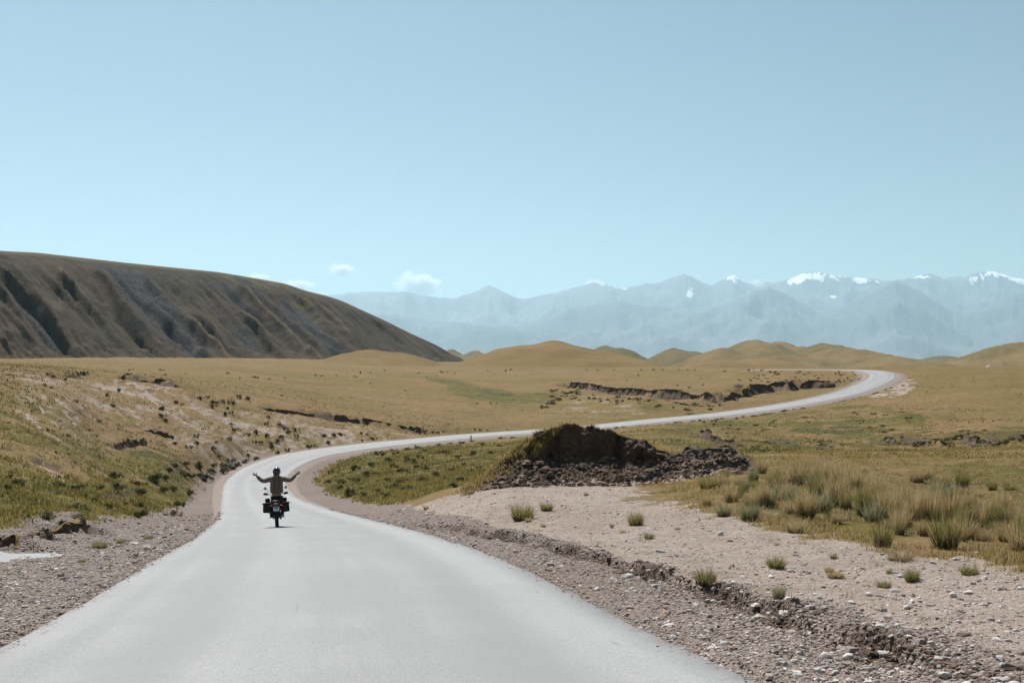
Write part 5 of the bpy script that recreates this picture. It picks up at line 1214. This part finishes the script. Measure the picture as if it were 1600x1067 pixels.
def b_tube(bm, pts_, r, seg=10, cap=True):
    pts_ = [Vector(p) for p in pts_]; rs = r if isinstance(r, (list, tuple)) else [r] * len(pts_); rings = []
    for i, p in enumerate(pts_):
        d = (pts_[min(i + 1, len(pts_) - 1)] - pts_[max(i - 1, 0)]).normalized(); up = Vector((0, 0, 1)) if abs(d.z) < .9 else Vector((0, 1, 0))
        a = d.cross(up).normalized(); b = a.cross(d)
        rings.append([bm.verts.new(p + (a * math.cos(t) + b * math.sin(t)) * rs[i]) for t in [2 * math.pi * k / seg for k in range(seg)]])
    for i in range(len(rings) - 1):
        for k in range(seg): bm.faces.new((rings[i][k], rings[i][(k + 1) % seg], rings[i + 1][(k + 1) % seg], rings[i + 1][k]))
    if cap: bm.faces.new(rings[0][::-1]); bm.faces.new(rings[-1])
def b_lathe(bm, prof, c, axis='x', seg=40):
    """profile of (radius, offset along the axle)"""
    rings = []
    for k in range(seg):
        t = 2 * math.pi * k / seg; rings.append([bm.verts.new((c[0] + o, c[1] + r * math.cos(t), c[2] + r * math.sin(t))) for r, o in prof])
    n = len(prof)
    for k in range(seg):
        a, b = rings[k], rings[(k + 1) % seg]
        for i in range(n): bm.faces.new((a[i], a[(i + 1) % n], b[(i + 1) % n], b[i]))
def tube(name, pts_, r, mat, parent, seg=10):
    bm = bmesh.new(); b_tube(bm, pts_, r, seg); return bm_obj(name, bm, mat, parent)
def box(name, c, s, mat, parent, rot=(0, 0, 0), bev=.02, taper=1.0):
    bm = bmesh.new(); b_box(bm, c, s, rot, bev, taper); return bm_obj(name, bm, mat, parent)

RUB = simple_mat('tyre_rubber', (.018, .018, .018), .8, .3, 0, .3, 60, .3); BLK = simple_mat('black_metal', (.02, .02, .021), .45, .5, .3, .2)
STEEL = simple_mat('dull_steel', (.32, .32, .33), .4, .5, .9, .2); CANVAS = simple_mat('black_canvas', (.022, .022, .023), .85, .2, 0, .3, 80, .4)
PAINT = simple_mat('dark_green_paint', (.03, .035, .03), .3, .5, 0, .15); VINYL = simple_mat('seat_vinyl', (.015, .015, .015), .55, .4, 0, .2, 90, .2)
RED = simple_mat('red_lens', (.5, .03, .02), .25, .5, 0, .1); PALE = simple_mat('plate_white', (.55, .6, .66), .5, .4, 0, .05); INK = simple_mat('plate_ink', (.03, .035, .06), .6, .2, 0, .05)
MIR = simple_mat('mirror_glass', (.5, .55, .58), .12, .5, 1.0, .03); LENS = simple_mat('clear_lens', (.7, .72, .75), .15, .6, 0, .05)

bike = link(bpy.data.objects.new('motorcycle', None))
tag(bike, 'dark touring motorcycle with black panniers ridden down the road', 'motorcycle')
def wheel(y, r, w):
    e = link(bpy.data.objects.new('wheel', None), bike); e.location = (0, y, r)
    bm = bmesh.new(); h = w / 2
    b_lathe(bm, [(r - .11, -h * .75), (r - .06, -h), (r - .02, -h * .85), (r, -h * .4), (r, h * .4), (r - .02, h * .85), (r - .06, h), (r - .11, h * .75)], (0, 0, 0), seg=48)
    for k in range(30):
        t = 2 * math.pi * (k + .5) / 30
        for s_ in (-1, 1): b_box(bm, ((s_ * h * .45 if k % 2 else s_ * h * .62), (r - .004) * math.cos(t), (r - .004) * math.sin(t)), (h * .42, .02, .018), (t, 0, 0), .003)
    bm_obj('tyre', bm, RUB, e)
    bm = bmesh.new(); b_lathe(bm, [(r - .095, -h * .72), (r - .115, -h * .72), (r - .13, 0), (r - .115, h * .72), (r - .095, h * .72), (r - .115, 0)], (0, 0, 0), seg=40); bm_obj('rim', bm, BLK, e)
    bm = bmesh.new(); b_tube(bm, [(-.08, 0, 0), (.08, 0, 0)], .05, 14); bm_obj('hub', bm, STEEL, e)
    bm = bmesh.new()
    for k in range(28):
        t = 2 * math.pi * k / 28; b_tube(bm, [((-1) ** k * .05, .045 * math.cos(t), .045 * math.sin(t)), (0, (r - .12) * math.cos(t + .3 * (-1) ** (k // 2)), (r - .12) * math.sin(t + .3 * (-1) ** (k // 2)))], .0025, 5)
    bm_obj('spokes', bm, STEEL, e)
    bm = bmesh.new(); b_lathe(bm, [(.06, -.085), (.12, -.085), (.12, -.08), (.06, -.08)], (0, 0, 0), seg=30); bm_obj('brake_disc', bm, STEEL, e)
wheel(0, .33, .135); wheel(1.46, .34, .095)
for s_ in (-1, 1): tube('swingarm', [(s_ * .1, 0, .33), (s_ * .11, .25, .36), (s_ * .09, .52, .42)], [.022, .028, .034], BLK, bike)
for s_ in (-1, 1): tube('fork', [(s_ * .1, 1.46, .34), (s_ * .1, 1.33, .68), (s_ * .1, 1.18, 1.06)], [.03, .028, .022], STEEL, bike)
bm = bmesh.new()
for s_ in (-1, 1):
    b_tube(bm, [(s_ * .04, 1.2, .98), (s_ * .12, .95, .8), (s_ * .13, .5, .78), (s_ * .1, -.1, .86)], .018); b_tube(bm, [(s_ * .04, 1.18, .9), (s_ * .12, 1.05, .5), (s_ * .12, .85, .28), (s_ * .12, .5, .28), (s_ * .12, .48, .78)], .018); b_tube(bm, [(s_ * .11, .45, .5), (s_ * .11, .02, .82)], .014)
bm_obj('frame', bm, BLK, bike)
bm = bmesh.new(); b_box(bm, (0, .72, .42), (.27, .38, .24), bev=.05); b_tube(bm, [(0, .86, .5), (0, .98, .74)], .085, 16)
for k in range(7): b_box(bm, (0, .87 + .016 * k, .53 + .03 * k), (.23, .2, .01), (-.45, 0, 0), .003)
for s_ in (-1, 1): b_tube(bm, [(s_ * .12, .72, .4), (s_ * .19, .72, .4)], [.1, .085], 18)
bm_obj('engine', bm, BLK, bike)
bm = bmesh.new(); b_tube(bm, [(.1, 1.0, .5), (.13, .95, .3), (.14, .6, .27), (.17, .3, .36), (.19, .1, .42)], .026); b_tube(bm, [(.19, .16, .4), (.205, -.3, .52)], [.05, .055], 16); bm_obj('exhaust', bm, BLK, bike)
bm = bmesh.new(); b_box(bm, (0, .86, .95), (.3, .5, .24), (.08, 0, 0), .09, .8); bm_obj('fuel_tank', bm, PAINT, bike)
bm = bmesh.new(); b_box(bm, (0, .42, .86), (.27, .5, .1), (-.08, 0, 0), .045); b_box(bm, (0, .02, .91), (.25, .44, .1), (.05, 0, 0), .045); bm_obj('seat', bm, VINYL, bike)
bm = bmesh.new()
for s_ in (-1, 1): b_tube(bm, [(s_ * .12, .2, .86), (s_ * .14, -.25, .93), (s_ * .06, -.33, .93)], .011)
for k in range(4): b_tube(bm, [(-.13, -.02 - .08 * k, .93), (.13, -.02 - .08 * k, .93)], .008)
bm_obj('rear_rack', bm, BLK, bike)
bm = bmesh.new(); b_box(bm, (0, -.22, .8), (.2, .3, .09), (.15, 0, 0), .03); b_box(bm, (0, -.34, .66), (.16, .03, .3), (-.25, 0, 0), .012); mg = bm_obj('mudguard', bm, BLK, bike)
pl = box('number_plate', (0, -.395, .655), (.21, .008, .165), PALE, mg, (-.2, 0, 0), .003)
bm = bmesh.new()
for (x, z, w_, h_) in [(-.065, .035, .012, .05), (-.04, .035, .03, .05), (.0, .035, .03, .05), (.05, .035, .04, .05), (-.055, -.035, .04, .055), (-.005, -.035, .035, .055), (.045, -.035, .035, .055)]:
    b_box(bm, (x, -.4 - .2 * z - .0052, .655 + z), (w_, .003, h_), (-.2, 0, 0), .001)
bm_obj('plate_lettering', bm, INK, mg)
box('tail_light', (0, -.375, .83), (.1, .04, .04), RED, bike, (0, 0, 0), .015)
for s_ in (-1, 1):
    it = tube('indicator', [(s_ * .08, -.33, .77), (s_ * .15, -.34, .77)], .01, BLK, bike); box('lens', (s_ * .19, -.35, .77), (.1, .05, .045), RED, it, (0, 0, 0), .015)
bm = bmesh.new()
for s_ in (-1, 1):
    b_tube(bm, [(s_ * .13, .15, .84), (s_ * .18, .1, .84), (s_ * .18, -.3, .84), (s_ * .13, -.3, .84)], .009); b_tube(bm, [(s_ * .14, .05, .5), (s_ * .18, .05, .56), (s_ * .18, -.3, .56)], .009); b_tube(bm, [(s_ * .18, -.1, .84), (s_ * .18, -.1, .56)], .009)
bm_obj('pannier_rack', bm, BLK, bike)
for s_ in (-1, 1):
    bm = bmesh.new(); b_box(bm, (s_ * .325, -.12, .69), (.26, .42, .33), (0, s_ * -.05, 0), .055, .92)
    for k in range(5): b_box(bm, (s_ * (.3 + .02 * k), -.12 + .05 * math.sin(k * 2), .86 - .004 * k), (.06, .3, .03), (0, 0, .2 * k), .012)
    p_ = bm_obj('pannier', bm, CANVAS, bike)
    box('lid', (s_ * .325, -.12, .855), (.27, .43, .05), CANVAS, p_, (0, s_ * .06, 0), .022)
    for yy_ in (-.22, -.02): box('strap', (s_ * .325, yy_, .73), (.275, .025, .3), VINYL, p_, (0, s_ * -.05, 0), .008)
    box('side_pocket', (s_ * .44, -.12, .62), (.06, .28, .16), CANVAS, p_, (0, 0, 0), .022)
    box('tank_bag', (s_ * .3, .9, .95), (.16, .26, .17), CANVAS, bike, (0, 0, s_ * .15), .05)
    box('footpeg', (s_ * .22, .52, .33), (.13, .05, .025), STEEL, bike, (0, 0, 0), .006)
    tube('crash_bar', [(s_ * .1, 1.05, .85), (s_ * .27, 1.0, .78), (s_ * .28, .95, .5), (s_ * .12, .85, .3)], .012, BLK, bike)
hb = tube('handlebar', [(-.4, .93, 1.19), (-.3, 1.0, 1.19), (-.12, 1.08, 1.14), (.12, 1.08, 1.14), (.3, 1.0, 1.19), (.4, .93, 1.19)], .012, BLK, bike)
for s_ in (-1, 1):
    tube('grip', [(s_ * .29, 1.005, 1.19), (s_ * .41, .922, 1.19)], .018, RUB, hb)
    tube('brake_lever', [(s_ * .25, 1.05, 1.19), (s_ * .4, .99, 1.18)], .006, STEEL, hb)
    bm = bmesh.new(); b_box(bm, (s_ * .37, 1.02, 1.195), (.2, .05, .09), (0, s_ * -.2, s_ * -.5), .03, .6); bm_obj('hand_guard', bm, BLK, bike)
    mr = tube('mirror_stalk', [(s_ * .26, 1.03, 1.2), (s_ * .3, 1.03, 1.32), (s_ * .365, 1.0, 1.395)], .007, BLK, bike)
    bm = bmesh.new(); b_tube(bm, [(s_ * .375, 1.005, 1.4), (s_ * .375, .985, 1.4)], [.05, .056], 20); bm_obj('mirror_shell', bm, BLK, mr)
    bm = bmesh.new(); b_tube(bm, [(s_ * .375, .985, 1.4), (s_ * .375, .98, 1.4)], [.05, .05], 20); bm_obj('mirror_glass', bm, MIR, mr)
bm = bmesh.new(); b_box(bm, (0, 1.32, 1.28), (.3, .02, .3), (.45, 0, 0), .009, .75); bm_obj('windscreen', bm, simple_mat('smoked_screen', (.05, .05, .055), .15, .5), bike)
bm = bmesh.new(); b_tube(bm, [(0, 1.2, 1.02), (0, 1.34, 1.02)], [.07, .095], 20); hl = bm_obj('headlight', bm, BLK, bike); tube('lens', [(0, 1.338, 1.02), (0, 1.35, 1.02)], .085, LENS, hl, 20)
bm = bmesh.new(); b_box(bm, (0, 1.46, .72), (.13, .42, .03), (.05, 0, 0), .012); bm_obj('front_mudguard', bm, BLK, bike)
tube('shock_absorber', [(0, .28, .45), (0, .38, .78)], [.035, .03], RED, bike, 12)

# ------------------------------------------------------------------ rider
def skin(name, verts_, edges_, radii, mat, parent=None, root=0, sub=2):
    me = bpy.data.meshes.new(name); me.from_pydata(verts_, edges_, []); o = bpy.data.objects.new(name, me); scene.collection.objects.link(o)
    md = o.modifiers.new('skin', 'SKIN'); md.use_smooth_shade = True
    for i, r in enumerate(radii):
        sv = me.skin_vertices[0].data[i]; sv.radius = r if isinstance(r, tuple) else (r, r); sv.use_root = (i == root)
    sb = o.modifiers.new('sub', 'SUBSURF'); sb.levels = sub; sb.render_levels = sub
    dg = bpy.context.evaluated_depsgraph_get(); dg.update()
    m2 = bpy.data.meshes.new_from_object(o.evaluated_get(dg)); m2.name = name
    bpy.data.objects.remove(o); m2.materials.clear(); m2.materials.append(mat)
    for p in m2.polygons: p.use_smooth = True
    return link(bpy.data.objects.new(name, m2), parent)
JK = simple_mat('taupe_jacket', (.155, .115, .09), .85, .2, 0, .25, 30, .5); TR = simple_mat('dark_trousers', (.017, .017, .019), .85, .2, 0, .3, 40, .4); BT = simple_mat('black_boots', (.014, .013, .012), .55, .4)
GL = simple_mat('black_gloves', (.02, .018, .018), .7, .3); HM = simple_mat('charcoal_helmet', (.022, .024, .027), .22, .6, 0, .15, 8); HL = simple_mat('painted_highlight', (.55, .57, .58), .3, .5); SKN = simple_mat('skin', (.36, .22, .15), .6, .3)
P = {'pel': (0, .40, 1.16), 'waist': (0, .44, 1.34), 'chest': (0, .47, 1.62), 'neck': (0, .49, 1.82), 'head': (0, .50, 1.98)}
bv = [P['pel'], P['waist'], P['chest'], P['neck'], P['head']]; be = [(0, 1), (1, 2), (2, 3), (3, 4)]; br = [(.14, .1), (.13, .09), (.16, .1), .05, .085]
for s_ in (-1, 1):
    i = len(bv); bv += [(s_ * .19, .47, 1.755), (s_ * .49, .45, 1.64), (s_ * .69, .49, 1.84), (s_ * .1, .42, 1.1), (s_ * .17, .64, .79), (s_ * .2, .5, .44), (s_ * .215, .66, .37)]
    be += [(2, i), (i, i + 1), (i + 1, i + 2), (0, i + 3), (i + 3, i + 4), (i + 4, i + 5), (i + 5, i + 6)]; br += [.06, .042, .03, .08, .055, .04, .035]
person = skin('person', bv, be, br, SKN)
tag(person, 'motorcyclist in taupe jacket standing on the pegs with arms spread wide', 'person')
jv = [(0, .41, 1.17), (0, .43, 1.3), (0, .45, 1.46), (0, .47, 1.64), (0, .48, 1.76), (0, .49, 1.85)]; je = [(0, 1), (1, 2), (2, 3), (3, 4), (4, 5)]; jr = [(.265, .155), (.255, .15), (.255, .15), (.28, .155), (.22, .125), (.1, .09)]
for s_ in (-1, 1):
    i = len(jv); jv += [(s_ * .2, .47, 1.745), (s_ * .34, .455, 1.685), (s_ * .495, .45, 1.645), (s_ * .6, .465, 1.74), (s_ * .7, .49, 1.85)]; je += [(3, i), (i, i + 1), (i + 1, i + 2), (i + 2, i + 3), (i + 3, i + 4)]; jr += [.112, .1, .088, .075, .06]
jacket = skin('jacket', jv, je, jr, JK, person)
tv = [(0, .41, 1.13)]; te = []; tr_ = [(.19, .14)]
for s_ in (-1, 1):
    i = len(tv); tv += [(s_ * .105, .43, 1.02), (s_ * .16, .61, .8), (s_ * .185, .57, .65), (s_ * .2, .5, .5)]; te += [(0, i), (i, i + 1), (i + 1, i + 2), (i + 2, i + 3)]; tr_ += [.108, .09, .075, .062]
skin('trousers', tv, te, tr_, TR, person)
for s_ in (-1, 1):
    skin('boot', [(s_ * .2, .5, .56), (s_ * .21, .49, .42), (s_ * .215, .53, .375), (s_ * .22, .68, .365)], [(0, 1), (1, 2), (2, 3)], [.058, .055, .046, .036], BT, person)
    # glove: palm, four bent fingers of unequal length and a thumb off the side of the palm
    w_ = Vector((s_ * .705, .49, 1.86)); d = Vector((s_ * .85, .05, .48)).normalized(); side = Vector((-s_ * .42, .18, .88)).normalized(); nrm3 = d.cross(side).normalized()
    gv = [w_ - d * .03, w_ + d * .04, w_ + d * .085]; ge = [(0, 1), (1, 2)]; gr = [.032, (.036, .028), (.034, .026)]
    for k, (o_, L_) in enumerate([(-.033, .062), (-.011, .08), (.012, .085), (.034, .075)]):
        b0 = w_ + d * .075 + side * o_; up = (nrm3 * (.12 if s_ > 0 else -.12))
        i = len(gv); dk = (d + side * o_ * 5).normalized()
        gv += [b0 + dk * .02, b0 + dk * (.02 + L_ * .5) + up * .05, b0 + dk * (.02 + L_) + up * .18]; ge += [(2, i), (i, i + 1), (i + 1, i + 2)]; gr += [.0115, .0105, .0085]
    i = len(gv); tb = w_ + d * .02 + side * .03; gv += [tb, tb + side * .045 + d * .02, tb + side * .085 + d * .045]; ge += [(1, i), (i, i + 1), (i + 1, i + 2)]; gr += [.015, .0125, .0095]
    skin('glove', [tuple(v) for v in gv], ge, gr, GL, person, sub=1)
bm = bmesh.new(); bmesh.ops.create_uvsphere(bm, u_segments=32, v_segments=20, radius=1.0)
for v in bm.verts:
    x, y, z = v.co; k = 1.0
    if z < -.35: k = 1 - .16 * (-.35 - z) / .65
    if y > .3: z *= 1 - .1 * (y - .3); 
    v.co = Vector((x * .142 * k, y * .172 * k, max(z, -.9) * .168))
helmet = bm_obj('helmet', bm, HM, person); helmet.location = (.01, .505, 1.995); helmet.rotation_euler = (math.radians(10), 0, 0)
bm = bmesh.new(); n1_, n2_ = 14, 6; gr_ = []  # pale strip on the upper left paints the sun's reflection onto the shell
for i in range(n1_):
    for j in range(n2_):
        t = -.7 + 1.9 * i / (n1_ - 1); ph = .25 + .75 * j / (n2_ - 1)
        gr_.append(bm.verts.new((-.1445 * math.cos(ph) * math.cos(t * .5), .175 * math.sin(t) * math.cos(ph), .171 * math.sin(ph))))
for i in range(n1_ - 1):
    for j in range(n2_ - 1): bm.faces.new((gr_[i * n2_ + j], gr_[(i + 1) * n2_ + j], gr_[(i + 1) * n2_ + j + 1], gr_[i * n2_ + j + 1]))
o = bm_obj('helmet_highlight', bm, HL, helmet)
bm = bmesh.new(); b_box(bm, (0, .146, .01), (.22, .05, .11), (0, 0, 0), .02); bm_obj('visor', bm, simple_mat('dark_visor', (.01, .01, .012), .1, .6), helmet)
tube('collar', [(0, .47, 1.78), (0, .49, 1.86), (0, .5, 1.92)], [.125, .11, .1], JK, person, 18)
for s_ in (-1, 1):
    tube('strap', [(s_ * .085, .345, 1.79), (s_ * .08, .318, 1.62), (s_ * .075, .312, 1.46), (s_ * .06, .3, 1.34)], .012, simple_mat('dark_strap', (.05, .035, .028), .8), person, 8)
    box('waist_tab', (s_ * .175, .38, 1.43), (.045, .05, .04), BT, person, (0, 0, 0), .01)
# stand both on the asphalt, heading down the road, leaning a touch to the left
bx_, by_ = (433 - CX) / F * 45.2 * S, 45.2 * S
i_ = int(np.argmin((RC[:, 0] - bx_) ** 2 + (RC[:, 1] - by_) ** 2)); q0, q1 = RC[i_ - 2], RC[i_ + 2]
off_ = HALF - abs(float(road_query(np.array([bx_]), np.array([by_]))[0][0]))
bz_ = float(RC[i_, 2]) + .0225
grade = math.atan2(q1[2] - q0[2], math.hypot(q1[0] - q0[0], q1[1] - q0[1]))
for o in (bike, person):
    o.rotation_mode = 'YXZ'
    o.matrix_world = Matrix.Translation((bx_, by_, bz_)) @ Matrix.Rotation(math.radians(11.5), 4, 'Z') @ Matrix.Rotation(grade, 4, 'X') @ Matrix.Rotation(math.radians(-2.6 if o is bike else -.8), 4, 'Y')

# ------------------------------------------------------------------ say which one each repeated plant is, by its place in the picture
ORD = ['leftmost','second','third','fourth','fifth','sixth','seventh','eighth','ninth','tenth','eleventh','twelfth','thirteenth','fourteenth','fifteenth','sixteenth','seventeenth','eighteenth','nineteenth']
TENS = {20: 'twenty', 30: 'thirty', 40: 'forty'}
def ordn(i):
    if i < 19: return ORD[i] + (' from the left' if i else '')
    n = i + 1; t = n // 10 * 10; u = n % 10
    return (TENS[t][:-1] + 'ieth' if u == 0 else TENS[t] + '-' + ('first' if u == 1 else ORD[u - 1])) + ' from the left'
def rank(group, stem, bands):
    os_ = [o for o in scene.objects if o.get('group') == group and o.get('label', '') == stem[0]]
    os_.sort(key=lambda o: o.location.y)                      # near to far
    n = len(os_); per = math.ceil(n / len(bands)); k = 0
    for b, bn in enumerate(bands):
        part = sorted(os_[b * per:(b + 1) * per], key=lambda o: o.location.x / o.location.y)
        for i, o in enumerate(part): o['label'] = '%s, %s%s' % (stem[1], bn + ', ' if bn else '', ordn(i))
B3 = ('nearest third', 'middle third', 'farthest third')
rank('dark shrubs on the left bank', ('small dark shrub dotted on the eroded pale bank left of the road', 'dark shrub on the pale left bank'), B3)
rank('shrubs along the cut bank', ('dark shrub below the low cut bank behind the straight road', 'dark shrub below the cut bank beyond the road'), ('',))
rank('bushes in the left hollow', ('leafy bush in the green hollow between the left bank and the gravel', 'leafy bush in the green left hollow'), B3)
rank('bushes outside the bend', ('green bush in the strip along the outside of the first bend', 'green bush outside the first bend'), ('',))
rank('bushes in the basin', ('low bush among weeds in the basin inside the first bend', 'low bush in the weedy basin'), B3)
rank('scattered shrubs on the plain', ('tiny dark shrub standing alone on the open golden plain', 'tiny shrub alone on the golden plain'), B3)
rank('shrubs inside the far bend', ('small shrub on the slope inside the far bend of the road', 'small shrub inside the far bend'), B3)
rank('shrubs in the far gully', ('dark shrub in the eroded gully on the far side of the road', 'dark shrub in the far gully'), B3)
rank('scrub on the right slope', ('low scrub clump on the green slope below the far road', 'low scrub on the green right slope'), B3)
rank('weeds below the road embankment', ('weedy bush at the foot of the far road embankment', 'weedy bush below the far embankment'), B3)
rank('tussocks in the tall grass belt', ('feathery grass tussock in the tall dry grass belt at right', 'feathery tussock in the tall grass belt'), ('nearest quarter', 'second nearest quarter', 'third nearest quarter', 'farthest quarter'))
rank('tufts on the sandy ground', ('little grass tuft sprouting from the pale sandy ground', 'little grass tuft on the pale sand'), ('nearer half', 'farther half'))
rank('weeds in the left gravel', ('yellow green weed tuft in the gravel left of the road', 'yellow green weed in the left gravel'), ('',))
rank('stones right of the road', ('small stone lying loose in the gravel or sand right of the road', 'small loose stone right of the road'), ('nearest quarter', 'second nearest quarter', 'third nearest quarter', 'farthest quarter'))
rank('stones left of the road', ('small stone lying loose in the gravel left of the road', 'small loose stone in the left gravel'), B3)
